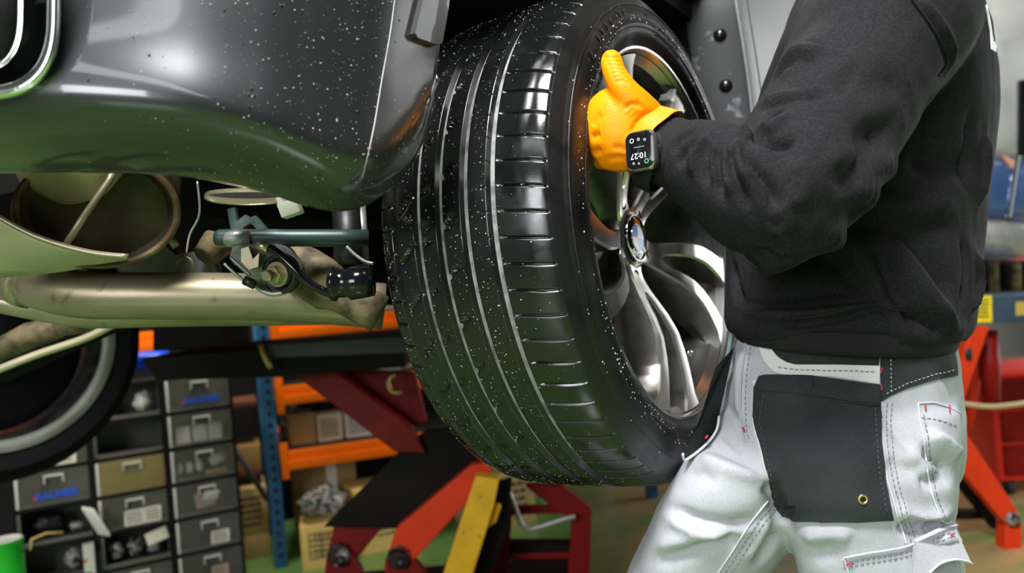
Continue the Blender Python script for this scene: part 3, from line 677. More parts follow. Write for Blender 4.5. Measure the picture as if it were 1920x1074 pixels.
# knuckle, damper, boot, hoses
mk('wheel_knuckle', *tube(smooth_path(PP([(548, 500, 1.13), (590, 520, 1.11), (640, 550, 1.10), (712, 588, 1.10)]), 10), [(0.038, 0.03)] * 3 + [(0.036, 0.03)] * 3 + [(0.026, 0.03)] * 4, 14), m_tanc, car, label='grimy tan knuckle')
mk('damper_tube', *tube(PP([(404, 446, 1.03), (412, 446, 1.03), (640, 446, 1.06), (690, 446, 1.07)]), [0.009, 0.0115, 0.0115, 0.0115], 16), m_teal, car, label='dark teal stabiliser tube')
mk('tube_bush', *tube(PP([(404, 447, 1.03), (440, 447, 1.03), (470, 446, 1.03)]), [0.008, 0.0118, 0.0112], 14), m_cast, car)
boot = mk('rubber_boot', *tube(PP([(617, 532, 1.0), (622, 532, 1.0), (628, 532, 1.0), (634, 531, 1.0), (652, 531, 1.0), (658, 531, 1.0), (676, 530, 1.0), (700, 528, 1.0)]), [0.017, 0.0215, 0.0225, 0.018, 0.018, 0.0215, 0.020, 0.018], 22), m_blackgloss, car, label='black rubber boot')
mk('hose', *tube(smooth_path(PP([(495, 462, 0.995), (520, 474, 0.99), (548, 500, 0.985), (575, 528, 0.985), (605, 545, 0.99), (630, 552, 0.995)]), 24), 0.0055, 10), m_blackgloss, car)
mk('hose_fitting', *tube(PP([(478, 458, 0.998), (492, 461, 0.995), (504, 466, 0.993)]), [0.005, 0.0065, 0.006], 10), m_bolt, car)
mk('brake_line', *tube(smooth_path(PP([(420, 494, 1.0), (440, 512, 1.0), (462, 530, 1.0)]), 10), 0.002, 6), m_cast, car)
mk('brake_line', *tube(smooth_path(PP([(432, 482, 1.0), (452, 500, 1.0), (470, 516, 1.0)]), 10), 0.002, 6), m_cast, car)
mk('line_clip', *tube(PP([(458, 525, 0.999), (478, 534, 0.999)]), 0.006, 8), m_black, car)
mk('damper_body', *tube(PP([(648, 380, 1.13), (652, 440, 1.12), (655, 500, 1.11)]), [0.02, 0.02, 0.022], 16), m_black, car)
mk('hub_shield', *prism(am([(653, 388), (684, 380), (690, 470), (692, 520), (672, 500), (664, 440)], 1.17), camvec(0, 0, 0.006)), m_cast, car, label='grey splash shield')
mk('cable', *tube(smooth_path(PP([(650, 462, 1.03), (664, 476, 1.03), (684, 490, 1.03), (700, 494, 1.03)]), 14), 0.0022, 6), m_cast, car)
# second tail outlet, bracket, connector
m_ylip = mat('yellow_metal', (0.5, 0.47, 0.27), 0.25, 0.8)
def oval(cx, cy, a, b, d0_, dz, n=40): return np.array([P(cx + a * math.cos(t), cy + b * math.sin(t) - 0.06 * a * math.cos(t) * 0, d0_ + dz * math.sin(t)) for t in np.linspace(0, 2 * np.pi, n, endpoint=False)])
tp = mk('tail_outlet', *loft([oval(468, 362, 84, 10, 0.955, -0.045), oval(466, 369, 84, 13, 0.945, -0.050), oval(466, 373, 82, 12, 0.943, -0.050), oval(466, 372, 76, 9, 0.943, -0.046)], False), m_ylip, car, label='oval metal tail outlet under the bumper')
mk('outlet_mouth', *loft([oval(466, 372, 77, 9.5, 0.9425, -0.046), oval(466, 366, 74, 8, 0.96, -0.045)], True), m_black, tp)
mk('hanger_bracket', *prism(am([(426, 392), (440, 388), (444, 414), (460, 402), (468, 408), (478, 404), (500, 428), (482, 430), (470, 418), (458, 424), (450, 434), (432, 428)], 1.05), camvec(0, 0, 0.01)), m_teal, car, angle=30)
cn = bx('plug_connector', P(545, 391, 0.90), (nrm(camvec(0.9, 0.35, 0.2)), nrm(camvec(0, 0, 1)), nrm(camvec(-0.35, 0.9, 0))), (0.022, 0.02, 0.017), m_conn, car, 0.002, 'ivory plastic plug')
mk('plug_collar', *boxv(P(533, 388, 0.902), nrm(camvec(0.9, 0.35, 0.2)), CF, nrm(camvec(-0.35, 0.9, 0)), 0.006, 0.024, 0.021, 0.001), m_conn, cn)
mk('plug_wire', *tube(smooth_path(PP([(540, 380, 0.905), (552, 371, 0.91), (566, 376, 0.91), (580, 368, 0.92)]), 14), 0.0018, 6), m_black, car)
mk('wiring', *tube(smooth_path(PP([(370, 340, 1.0), (374, 400, 1.0), (356, 440, 1.0), (350, 474, 1.0)]), 20), 0.0016, 6), m_cast, car)
mk('subframe_plate', *prism(am([(210, 488), (290, 470), (300, 455), (330, 478), (372, 470), (402, 492), (408, 512), (230, 514)], 1.2), camvec(0, 0, 0.02)), m_cast, car, angle=30, label='pale subframe plate')
mk('subframe_ring', *lathe([(0, 0.011), (0.006, 0.014), (0, 0.017)], 20, disc_frame(345, 500, 1.19, -CF)), m_galv, car)
mk('bump_stop', *lathe([(0, 0.0), (0.002, 0.018), (-0.03, 0.024)], 20, disc_frame(385, 480, 1.17, camvec(-0.4, -0.7, -0.6))), m_tanc, car)
mk('clip_stud', *tube(PP([(318, 446, 1.15), (330, 462, 1.15)]), [0.005, 0.006], 8), m_galvl, car)
# far wheel on the other side of the axle
fc = P(-22, 642, 2.02); fn = nrm(AX * 0.99 - FW * 0.18); fa = nrm(np.cross(EZ, fn)); FM = axes(fc, fa, np.cross(fn, fa), fn)
fw = mk('far_wheel', *lathe([(-0.10, 0.26), (-0.12, 0.30), (-0.11, 0.345), (-0.02, 0.356), (0.06, 0.35), (0.10, 0.335), (0.115, 0.31), (0.105, 0.285), (0.095, 0.272)], 90, FM), m_under, car, angle=40, label='black tyre of the far rear wheel')
mk('far_rim', *lathe([(0.095, 0.272), (0.102, 0.270), (0.102, 0.258), (0.094, 0.246), (0.06, 0.238), (-0.05, 0.232), (-0.10, 0.240)], 90, FM), [m_barrel], fw, angle=40)
mk('far_rim_band', *lathe([(0.104, 0.270), (0.106, 0.262), (0.098, 0.243), (0.09, 0.240)], 90, FM), mat('grimy_silver', (0.20, 0.205, 0.17), 0.5, 0.3, noise=[(6, (0.11, 0.115, 0.08), 0.4, 0.65)]), fw)
mk('far_brake_disc', *lathe([(-0.02, 0.23), (0.0, 0.20), (0.01, 0.10), (0.05, 0.07), (0.05, 0.0)], 60, FM), m_under, fw)
# ================================================================== PERSON
man = thing('person', P(1560, 1700, 1.22) * np.array([1, 1, 0]), 'person in black sweatshirt and pale grey work trousers holding the wheel with an orange glove', 'person')
def ring(xl, xr, py, D, b, n=40, power=2.5, tilt=0.0):
    pc = (xl + xr) / 2; c = P(pc, py, D); h = (xr - xl) / 2 / F * D; rd = nrm(P(pc, py, 1.0) - CL) ; rd = nrm(rd * np.array([1, 1, 0]))
    t = np.linspace(0, 2 * np.pi, n, endpoint=False); co, si = np.cos(t), np.sin(t)
    co = np.sign(co) * abs(co) ** (2 / power); si = np.sign(si) * abs(si) ** (2 / power)
    up = CU * (tilt / F * D)
    return c + np.outer(co, CR * h + up) + np.outer(si, rd) * b
# ---- sweatshirt
TR = [(-150, 1600, 1722, 1.22, 0.062), (-118, 1588, 1735, 1.22, 0.08), (-85, 1560, 1770, 1.215, 0.15), (-45, 1535, 1810, 1.21, 0.185), (0, 1516, 1836, 1.205, 0.195), (60, 1486, 1859, 1.20, 0.20), (120, 1456, 1868, 1.20, 0.20),
      (200, 1428, 1869, 1.20, 0.195), (300, 1402, 1862, 1.20, 0.192), (370, 1383, 1850, 1.20, 0.19), (440, 1367, 1843, 1.19, 0.19), (500, 1364, 1839, 1.18, 0.192), (560, 1362, 1832, 1.172, 0.197), (600, 1361, 1824, 1.166, 0.20), (622, 1366, 1810, 1.165, 0.196)]
torso = loft([ring(a, b, y, D, bb_, 44, 2.4, -0.03 * (b - a) / 2 if y > 350 else 0) for y, a, b, D, bb_ in TR])
def limb(pts, radii, n=30, seg=22, up=None):
    Q = smooth_path(PP(pts), n); rr_ = smooth_path(np.array([[r, r] if np.isscalar(r) else r for r in radii], float), n)
    return tube(Q, [tuple(r) for r in rr_], seg, up)
armL = limb([(1690, 20, 1.10), (1650, 60, 1.05), (1600, 150, 1.00), (1545, 250, 0.945), (1480, 350, 0.885), (1432, 398, 0.86)], [0.105, 0.108, 0.094, 0.086, 0.078, 0.062], 26)
foreL = limb([(1470, 375, 0.875), (1425, 375, 0.862), (1380, 345, 0.875), (1330, 318, 0.892), (1285, 298, 0.908), (1262, 290, 0.915)], [0.058, 0.0615, 0.060, 0.055, 0.047, 0.038], 26)
elb = limb([(1475, 372, 0.885), (1448, 398, 0.868), (1424, 400, 0.864)], [0.066, 0.066, 0.055], 10)
armR = limb([(1600, 20, 1.29), (1565, 80, 1.33), (1530, 200, 1.36), (1500, 330, 1.36)], [0.09, 0.085, 0.075, 0.06], 20)
foreR = limb([(1505, 320, 1.36), (1470, 345, 1.37), (1440, 350, 1.38)], [0.06, 0.055, 0.045], 12)
sw = remesh([torso, armL, foreL, elb, armR, foreR], 0.0037, 16, 'sweatshirt')
bs = bvh_of(sw)
strokes = [
 # sleeve: fan of creases in the crook of the elbow
 ([(1400, 240), (1420, 258), (1455, 272), (1500, 262)], 0.010, -0.010), ([(1392, 262), (1402, 300), (1440, 345), (1462, 400)], 0.0075, -0.009), ([(1385, 250), (1398, 252), (1412, 262)], 0.008, 0.010),
 ([(1372, 262), (1372, 310), (1392, 360), (1408, 398)], 0.006, -0.0075), ([(1382, 256), (1386, 300), (1412, 350)], 0.006, 0.0065), ([(1352, 262), (1346, 310), (1356, 372)], 0.006, -0.007), ([(1360, 258), (1358, 310), (1374, 370)], 0.006, 0.006),
 ([(1332, 258), (1322, 300), (1326, 350)], 0.006, -0.006), ([(1340, 258), (1335, 300), (1342, 350)], 0.005, 0.005), ([(1312, 252), (1284, 282), (1270, 310)], 0.006, -0.006), ([(1320, 254), (1300, 285), (1296, 330)], 0.006, 0.005),
 ([(1300, 246), (1272, 262), (1262, 285)], 0.005, -0.005), ([(1425, 215), (1450, 195), (1500, 180), (1570, 172)], 0.010, -0.0065), ([(1428, 200), (1470, 182), (1530, 172)], 0.008, 0.006), ([(1424, 235), (1445, 246), (1462, 226), (1466, 205)], 0.007, 0.008),
 ([(1440, 165), (1480, 130), (1540, 108)], 0.012, -0.006), ([(1452, 140), (1490, 112), (1550, 95)], 0.012, 0.006), ([(1440, 232), (1455, 222), (1460, 205)], 0.008, -0.010),
 ([(1470, 300), (1500, 340), (1490, 400)], 0.016, 0.005), ([(1455, 380), (1475, 420), (1440, 445)], 0.012, 0.005), ([(1600, 260), (1640, 240), (1662, 252)], 0.015, -0.004), ([(1560, 305), (1600, 290), (1612, 300)], 0.014, 0.004),
 ([(1560, 130), (1640, 160), (1720, 150)], 0.03, -0.006), ([(1530, 60), (1500, 110), (1470, 160)], 0.02, 0.007),
 # shoulder fold and armhole seam
 ([(1690, -10), (1735, 30), (1768, 80), (1778, 120), (1762, 140)], 0.007, -0.0035), ([(1702, -12), (1748, 28), (1782, 82), (1790, 130)], 0.009, 0.005),
 ([(1700, 205), (1650, 262), (1600, 320), (1560, 380)], 0.022, -0.008),
 # body
 ([(1560, 395), (1640, 420), (1720, 430), (1800, 410)], 0.022, -0.008), ([(1600, 360), (1700, 395), (1800, 375)], 0.022, 0.009), ([(1690, 300), (1760, 320), (1830, 300)], 0.022, -0.007), ([(1640, 300), (1720, 345), (1820, 340)], 0.02, 0.007),
 ([(1660, 440), (1690, 490), (1740, 560), (1800, 625)], 0.016, 0.012), ([(1640, 450), (1665, 500), (1700, 570), (1745, 620)], 0.014, -0.011), ([(1700, 430), (1750, 500), (1790, 560)], 0.016, -0.008), ([(1540, 430), (1590, 470), (1640, 520)], 0.02, 0.008), ([(1560, 470), (1600, 520), (1660, 550)], 0.018, -0.009),
 ([(1380, 555), (1400, 572), (1500, 570), (1600, 562), (1680, 568)], 0.008, -0.009), ([(1378, 570), (1440, 588), (1540, 586), (1640, 570), (1700, 580)], 0.009, 0.009), ([(1450, 610), (1560, 600), (1640, 578), (1670, 592), (1690, 600)], 0.006, -0.008),
 ([(1370, 490), (1380, 540), (1392, 565)], 0.010, -0.007), ([(1400, 480), (1470, 520), (1560, 530)], 0.03, 0.008), ([(1450, 470), (1440, 500), (1480, 520)], 0.03, -0.006), ([(1800, 440), (1812, 500), (1806, 580)], 0.010, -0.008), ([(1830, 470), (1836, 530), (1818, 590)], 0.008, 0.006),
 ([(1700, 590), (1740, 600), (1770, 625)], 0.010, -0.012), ([(1470, 640), (1580, 628), (1700, 640)], 0.010, -0.006), ([(1850, 240), (1845, 320), (1830, 390)], 0.012, 0.006), ([(1820, 200), (1816, 300), (1800, 370)], 0.012, -0.005),
 ([(1735, 180), (1745, 260), (1740, 330)], 0.02, -0.006)]
folds(sw, bs, [(a, w * 0.85, h * 1.45) for a, w, h in strokes])
Vs_ = co_of(sw); Ns_ = no_of(sw)
from mathutils import noise as mnoise
dn = np.array([mnoise.fractal(Vector(v * 9.0), 1.0, 2.0, 3) for v in Vs_]); set_co(sw, Vs_ + Ns_ * (dn * 0.0032)[:, None])
sw.materials.clear(); sw.materials.append(m_sweat); sw.polygons.foreach_set('use_smooth', np.ones(len(sw.polygons), bool)); sw.name = 'sweatshirt'
shirt = link('sweatshirt', sw, man); shirt['label'] = 'black crew sweatshirt with creased sleeve'
bs = bvh_of(sw)
seam('armhole_seam', bs, smooth2([(1690, -30), (1728, 22), (1760, 70), (1775, 105), (1774, 126), (1760, 142)], 30), 0.0016, m_rib, shirt, 0.001)
seam('side_seam', bs, smooth2([(1640, 380), (1648, 420), (1660, 470), (1678, 510), (1686, 545)], 24), 0.0011, m_rib, shirt, 0.0002)
seam('pocket_edge', bs, smooth2([(1470, 598), (1540, 590), (1600, 576), (1650, 570), (1672, 580), (1700, 584)], 24), 0.0014, m_rib, shirt, 0.0008)
# hem band
hb = loft([ring(1372, 1806, 604, 1.165, 0.192, 64, 2.4, -6), ring(1375, 1802, 612, 1.165, 0.196, 64, 2.4, -8), ring(1380, 1794, 630, 1.165, 0.195, 64, 2.4, -11), ring(1384, 1788, 640, 1.165, 0.191, 64, 2.4, -12), ring(1386, 1784, 640, 1.165, 0.183, 64, 2.4, -12)], False)
mk('hem_band', *hb, m_rib, shirt, label='ribbed hem band')
panel('back_print', bs, [(1846, 10), (1850, 30), (1856, 60), (1858, 92), (1866, 98), (1868, 80), (1862, 78), (1856, 40), (1850, 8)], mat('white_print', (0.85, 0.85, 0.9), 0.6), shirt, 0.0006, 5, 0.0004, 3, label='white printed lettering on the back')
# ---- under sleeve cuff
cuff = limb([(1278, 293, 0.908), (1252, 283, 0.918), (1232, 272, 0.926), (1216, 266, 0.932)], [(0.041, 0.036), (0.040, 0.035), (0.038, 0.034), (0.0365, 0.033)], 16, 28)
mk('under_sleeve', *cuff, m_rib, man, label='dark ribbed under-sleeve cuff')
# ---- glove (left hand): palm, four bent fingers, thumb
UPV = CU
palm = limb([(1226, 270, 0.932), (1205, 262, 0.930), (1180, 246, 0.926), (1152, 238, 0.928), (1128, 244, 0.938), (1121, 250, 0.947)], [(0.036, 0.030), (0.040, 0.029), (0.046, 0.028), (0.0475, 0.027), (0.042, 0.024), (0.036, 0.016)], 22, 24, UPV)
thumb = limb([(1205, 222, 0.925), (1188, 196, 0.915), (1168, 166, 0.910), (1152, 136, 0.914), (1146, 112, 0.922), (1143, 101, 0.926)], [0.026, 0.0215, 0.0160, 0.0136, 0.0125, 0.0080], 20, 16)
web = limb([(1200, 235, 0.925), (1176, 205, 0.920), (1160, 190, 0.925)], [0.026, 0.023, 0.018], 10, 14)
fing = []
for y0, y1, r in ((205, 200, 0.0115), (236, 234, 0.012), (266, 268, 0.0118), (294, 300, 0.0105)):
    fing.append(limb([(1150, y0, 0.935), (1134, (y0 + y1) / 2, 0.940), (1127, y1, 0.955), (1133, y1 + 2, 0.978), (1148, y1 + 3, 0.988), (1162, y1 + 3, 0.984)], [r * 1.15, r * 1.15, r * 1.1, r, r * 0.92, r * 0.7], 18, 12))
heel = limb([(1200, 285, 0.928), (1165, 292, 0.930), (1132, 290, 0.940)], [0.020, 0.0195, 0.017], 10, 14)
gl = remesh([palm, thumb, web, heel] + fing, 0.0018, 12, 'glove')
bg = bvh_of(gl)
gst = []
for k in range(7):
    x, y = 1166 - k * 3.2, 160 - k * 8.0
    gst.append(([(x - 16, y - 6), (x, y - 10 + k), (x + 16, y - 4)], 0.0022, -0.0016)); gst.append(([(x - 14, y - 10), (x, y - 14 + k), (x + 14, y - 8)], 0.002, 0.0012))
for k in range(6):
    gst.append(([(1170 + k * 7, 205 + k * 9), (1186 + k * 6, 195 + k * 6), (1202 + k * 5, 196 + k * 4)], 0.003, -0.0018)); gst.append(([(1172 + k * 7, 212 + k * 9), (1190 + k * 6, 202 + k * 6), (1206 + k * 5, 204 + k * 4)], 0.003, 0.0014))
gst += [([(1186, 252), (1192, 235), (1206, 220), (1226, 210)], 0.004, -0.0035), ([(1180, 300), (1160, 296), (1138, 300)], 0.004, -0.0025), ([(1184, 286), (1160, 276), (1150, 280)], 0.004, -0.0015), ([(1128, 215), (1118, 222), (1110, 236)], 0.005, -0.002), ([(1126, 252), (1116, 255), (1108, 258)], 0.004, -0.003), ([(1128, 282), (1118, 284), (1110, 286)], 0.004, -0.003)]
folds(gl, bg, gst)
gl.materials.clear(); gl.materials.append(m_glove); gl.polygons.foreach_set('use_smooth', np.ones(len(gl.polygons), bool)); gl.name = 'glove'
glove = link('glove', gl, man); glove['label'] = 'orange nitrile glove gripping the rim'
ax = nrm(P(1262, 290, 0.915) - P(1205, 262, 0.930))
cb = []
for t, r1, r2 in ((-0.014, 0.036, 0.029), (-0.004, 0.0405, 0.034), (0.006, 0.043, 0.0375), (0.014, 0.0445, 0.039), (0.0155, 0.0450, 0.0395), (0.0150, 0.0435, 0.038), (0.005, 0.0415, 0.036)):
    s = nrm(np.cross(ax, UPV)); v = np.cross(s, ax); c = P(1208, 258, 0.931) + ax * t; a = np.linspace(0, 2 * np.pi, 48, endpoint=False)
    lean = 0.011 * np.cos(a) + 0.008 * np.sin(a) * 0
    cb.append(c + np.outer(np.cos(a), v) * r1 + np.outer(np.sin(a), s) * r2 + np.outer(lean * (t + 0.014) / 0.03 + 0.0006 * np.sin(a * 9), ax))
mk('glove_cuff', *loft(cb, False), m_glove, glove)
# right hand glove behind the sleeve, on the tyre
gr = [limb([(1450, 352, 1.385), (1428, 348, 1.39), (1412, 345, 1.395)], [(0.03, 0.024), (0.042, 0.022), (0.04, 0.016)], 10, 16)]
for k in range(4): gr.append(limb([(1418, 318 + k * 19, 1.395), (1404, 316 + k * 19, 1.40), (1398, 316 + k * 19, 1.415)], [0.0115, 0.011, 0.009], 8, 10))
gr.append(limb([(1434, 325, 1.385), (1420, 300, 1.38), (1412, 288, 1.38)], [0.014, 0.0125, 0.009], 8, 10))
g2 = remesh(gr, 0.004, 5, 'glove'); g2.materials.clear(); g2.materials.append(m_glove); g2.polygons.foreach_set('use_smooth', np.ones(len(g2.polygons), bool)); link('glove', g2, man)
# ---- head and neck (above the frame)
hc = P(1630, -330, 1.2)
head = remesh([limb([(1668, -110, 1.22), (1655, -200, 1.21), (1645, -260, 1.2)], [0.062, 0.056, 0.056], 10), limb([(1700, -330, 1.2), (1660, -345, 1.2), (1620, -330, 1.2), (1585, -290, 1.2)], [(0.09, 0.072), (0.105, 0.08), (0.10, 0.078), (0.07, 0.06)], 14),
    limb([(1600, -260, 1.2), (1565, -235, 1.2)], [(0.055, 0.055), (0.035, 0.04)], 8), limb([(1560, -320, 1.2), (1535, -285, 1.2), (1548, -275, 1.2)], [0.012, 0.016, 0.014], 8), limb([(1672, -320, 1.105), (1668, -285, 1.11)], [(0.03, 0.02), (0.018, 0.014)], 8)], 0.006, 5, 'head')
head.materials.clear(); head.materials.append(m_skin); head.polygons.foreach_set('use_smooth', np.ones(len(head.polygons), bool)); hd = link('head', head, man)
for d in (1.165, 1.235):
    e = mk('eye', *lathe([(-0.01, 0.0), (-0.007, 0.008), (0, 0.0115), (0.007, 0.008), (0.01, 0.0)], 16, axes(P(1556, -312, d), CU, CF, -CR)), m_white, hd)
    mk('iris', *lathe([(0.0095, 0.0), (0.0085, 0.005), (0.006, 0.006)], 12, axes(P(1556, -312, d), CU, CF, -CR)), m_hair, e)
mk('mouth', *tube(PP([(1548, -250, 1.175), (1541, -251, 1.2), (1548, -250, 1.225)]), [0.003, 0.006, 0.003], 8), mat('lips', (0.45, 0.2, 0.17), 0.5), hd)
mk('hair', *limb([(1738, -290, 1.2), (1728, -390, 1.2), (1680, -440, 1.2), (1610, -442, 1.2), (1562, -400, 1.2)], [(0.045, 0.076), (0.062, 0.086), (0.05, 0.088), (0.045, 0.082), (0.02, 0.055)], 18), m_hair, hd)
# ---- trousers
PR = [(590, 1392, 1772, 1.165, 0.160), (640, 1378, 1788, 1.165, 0.176), (680, 1371, 1795, 1.16, 0.178), (720, 1364, 1801, 1.155, 0.178), (770, 1356, 1806, 1.15, 0.178), (830, 1372, 1804, 1.15, 0.175), (885, 1420, 1796, 1.15, 0.16)]
pelvis = loft([ring(a, b, y, D, q, 44, 2.5, -6) for y, a, b, D, q in PR])
LL = [(760, 1400, 1800, 1.07, 0.10), (830, 1432, 1803, 1.055, 0.112), (900, 1448, 1797, 1.05, 0.115), (960, 1466, 1787, 1.05, 0.115), (1020, 1488, 1806, 1.05, 0.114), (1074, 1502, 1812, 1.055, 0.112), (1150, 1522, 1808, 1.06, 0.108), (1300, 1550, 1785, 1.065, 0.10), (1500, 1572, 1765, 1.075, 0.09), (1700, 1580, 1760, 1.09, 0.085), (1900, 1578, 1768, 1.10, 0.085)]
legL = loft([ring(a, b, y, D, q, 40, 2.3) for y, a, b, D, q in LL])
RL = [(700, 1372, 1620, 1.16, 0.12), (770, 1345, 1590, 1.115, 0.10), (850, 1294, 1545, 1.065, 0.095), (900, 1264, 1520, 1.065, 0.095), (950, 1234, 1500, 1.08, 0.10), (1010, 1206, 1482, 1.10, 0.103), (1074, 1178, 1436, 1.12, 0.102), (1160, 1142, 1392, 1.15, 0.10), (1300, 1090, 1300, 1.17, 0.092), (1480, 1020, 1200, 1.19, 0.084), (1770, 925, 1085, 1.21, 0.078)]
legR = loft([ring(a, b, y, D, q, 40, 2.2) for y, a, b, D, q in RL])
tr = remesh([pelvis, legL, legR], 0.0056, 10, 'trousers')
bt = bvh_of(tr)
ts = [([(1322, 832), (1380, 856), (1440, 892)], 0.007, -0.006), ([(1305, 852), (1370, 880), (1434, 895)], 0.008, 0.006), ([(1350, 800), (1395, 850), (1430, 870)], 0.006, -0.005), ([(1240, 945), (1300, 972), (1370, 982), (1420, 968)], 0.009, -0.009), ([(1235, 960), (1300, 990), (1380, 998), (1420, 985)], 0.010, 0.007),
 ([(1225, 1050), (1300, 1032), (1370, 1005), (1400, 985)], 0.010, -0.010), ([(1220, 1030), (1300, 1012), (1370, 990)], 0.012, 0.006), ([(1290, 890), (1320, 890), (1340, 908)], 0.008, -0.004), ([(1370, 660), (1366, 720), (1350, 780)], 0.012, -0.006), ([(1395, 650), (1388, 720), (1392, 800)], 0.008, 0.006),
 ([(1360, 760), (1385, 790), (1400, 830)], 0.008, -0.005),
 ([(1735, 815), (1770, 830), (1795, 855)], 0.010, 0.012), ([(1730, 840), (1760, 862), (1788, 880)], 0.009, -0.012), ([(1725, 905), (1755, 900), (1785, 895)], 0.009, -0.008), ([(1670, 950), (1730, 972), (1790, 962)], 0.010, 0.008), ([(1680, 985), (1740, 992), (1785, 975)], 0.008, -0.010), ([(1662, 770), (1690, 820), (1720, 840)], 0.012, -0.005), ([(1662, 860), (1700, 880), (1740, 875)], 0.012, -0.006), ([(1500, 1010), (1560, 1000), (1600, 1010)], 0.012, 0.006), ([(1520, 1040), (1570, 1030)], 0.012, -0.005),
 ([(1440, 900), (1455, 940), (1480, 985)], 0.012, -0.012), ([(1750, 690), (1780, 720), (1798, 760)], 0.012, -0.004),
 ([(1440, 970), (1420, 1010), (1400, 1050)], 0.008, 0.006), ([(1450, 1000), (1440, 1030), (1420, 1060)], 0.010, -0.010), ([(1720, 1030), (1760, 1010), (1800, 1020)], 0.012, 0.010), ([(1745, 1060), (1780, 1040), (1815, 1045)], 0.010, -0.012)]
folds(tr, bt, [(a, w * 0.9, h * 1.3) for a, w, h in ts])
Vs_ = co_of(tr); Ns_ = no_of(tr)
dn = np.array([mnoise.fractal(Vector(v * 12.0), 1.0, 2.0, 3) for v in Vs_]); set_co(tr, Vs_ + Ns_ * (dn * 0.0035)[:, None])
tr.materials.clear(); tr.materials.append(m_jean); tr.polygons.foreach_set('use_smooth', np.ones(len(tr.polygons), bool)); tr.name = 'trousers'
trs = link('trousers', tr, man); trs['label'] = 'pale grey work trousers with black panels'
bt = bvh_of(tr)
panel('waist_panel', bt, smooth2([(1447, 622), (1444, 640), (1448, 655), (1458, 668), (1474, 678), (1492, 683)], 16) + [(1560, 683), (1646, 686), (1650, 650), (1650, 622)], m_blkf, trs, 0.0015, 10, 0.0004, 5, label='black waist panel')
panel('pocket_facing', bt, smooth2([(1418, 622), (1424, 650), (1436, 680), (1458, 700), (1490, 704)], 14) + [(1560, 706), (1646, 720), (1648, 686)] + [(1560, 684), (1492, 684)] + smooth2([(1476, 680), (1460, 670), (1449, 656), (1445, 640), (1448, 622)], 10), m_cream, trs, 0.0022, 9, 0.0006, 5, label='off-white curved pocket facing')
panel('side_strip', bt, smooth2([(1412, 714), (1416, 730), (1412, 770), (1416, 810), (1428, 860), (1440, 898)], 20) + [(1446, 892), (1436, 850), (1426, 800), (1422, 750), (1430, 712)], m_cream, trs, 0.002, 8, 0.0005, 4)
pk = panel('thigh_pocket', bt, [(1425, 706), (1434, 703), (1460, 703), (1520, 704), (1580, 712), (1647, 722), (1648, 760), (1650, 830), (1657, 900), (1672, 972), (1600, 978), (1530, 979), (1492, 976), (1466, 968), (1452, 950), (1442, 905), (1426, 840), (1414, 780), (1416, 728)], m_blkf, trs, 0.004, 12, 0.001, 5, bulge=0.004, label='large black canvas holster pocket')
bp = bvh_of(pk.data)
panel('pocket_flap', bp, [(1427, 706), (1470, 703), (1530, 706), (1647, 723), (1647, 757), (1590, 752), (1540, 744), (1480, 734), (1420, 730)], m_blkf, pk, 0.0025, 10, 0.0, 5)
seam('flap_edge', bp, smooth2([(1420, 731), (1480, 735), (1540, 746), (1590, 754), (1647, 759)], 20), 0.0012, mat('black_piping', (0.02, 0.024, 0.025), 0.8), pk, 0.001)
h, n = shoot(bp, 1511, 720); a = nrm(np.cross(CU, n)); mk('snap_button', *lathe([(0.0, 0.0088), (0.004, 0.0085), (0.0048, 0.0075), (0.0042, 0.0)], 28, axes(h, a, np.cross(n, a), n)), m_blkf, pk)
h, n = shoot(bp, 1618, 936); a = nrm(np.cross(CU, n)); ey = axes(h, a, np.cross(n, a), n)
el = mk('eyelet', *lathe([(0.0, 0.0062), (0.0014, 0.0058), (0.0018, 0.0048), (0.0012, 0.0036), (0.0, 0.0032)], 24, ey), m_brass, pk)
mk('eyelet_hole', *lathe([(0.0003, 0.0034), (0.0004, 0.0)], 20, ey), m_black, el)
panel('hip_yoke', bt, [(1652, 622), (1650, 690), (1652, 752), (1668, 742), (1700, 728), (1740, 715), (1770, 708), (1794, 704), (1792, 680), (1786, 650), (1776, 622)], m_blkf, trs, 0.0016, 10, 0.0004, 5, label='black hip yoke panel')
# left-hand pocket flap standing off the far thigh
fl = PP([(x, y, d - 0.10) for x, y, d in [(1376, 652, 1.16), (1360, 668, 1.15), (1342, 688, 1.145), (1326, 740, 1.15), (1310, 790, 1.14), (1292, 828, 1.13), (1280, 850, 1.12), (1284, 862, 1.125), (1306, 848, 1.125), (1330, 826, 1.13), (1344, 804, 1.14), (1348, 780, 1.15), (1344, 740, 1.17), (1352, 700, 1.18), (1372, 668, 1.185)]])
fo = mk('flap_pocket', *prism(fl, camvec(0.002, 0, 0.006)), m_blkf, trs, angle=40, label='black pocket flap standing off the far hip')
mk('flap_binding', *tube(smooth_path(fl[[6, 7, 8, 9, 10, 11]] - camvec(0, 0, 0.001), 18), 0.0018, 8), m_stl, fo)
mk('bartack', *tube(PP([(1322, 822, 1.022), (1328, 816, 1.022)]), 0.0016, 6), m_red, fo)
mk('strap_cord', *tube(smooth_path(PP([(1372, 622, 1.08), (1368, 650, 1.08), (1360, 680, 1.08)]), 8), 0.003, 8), mat('green_grey_cord', (0.18, 0.26, 0.23), 0.7), trs)
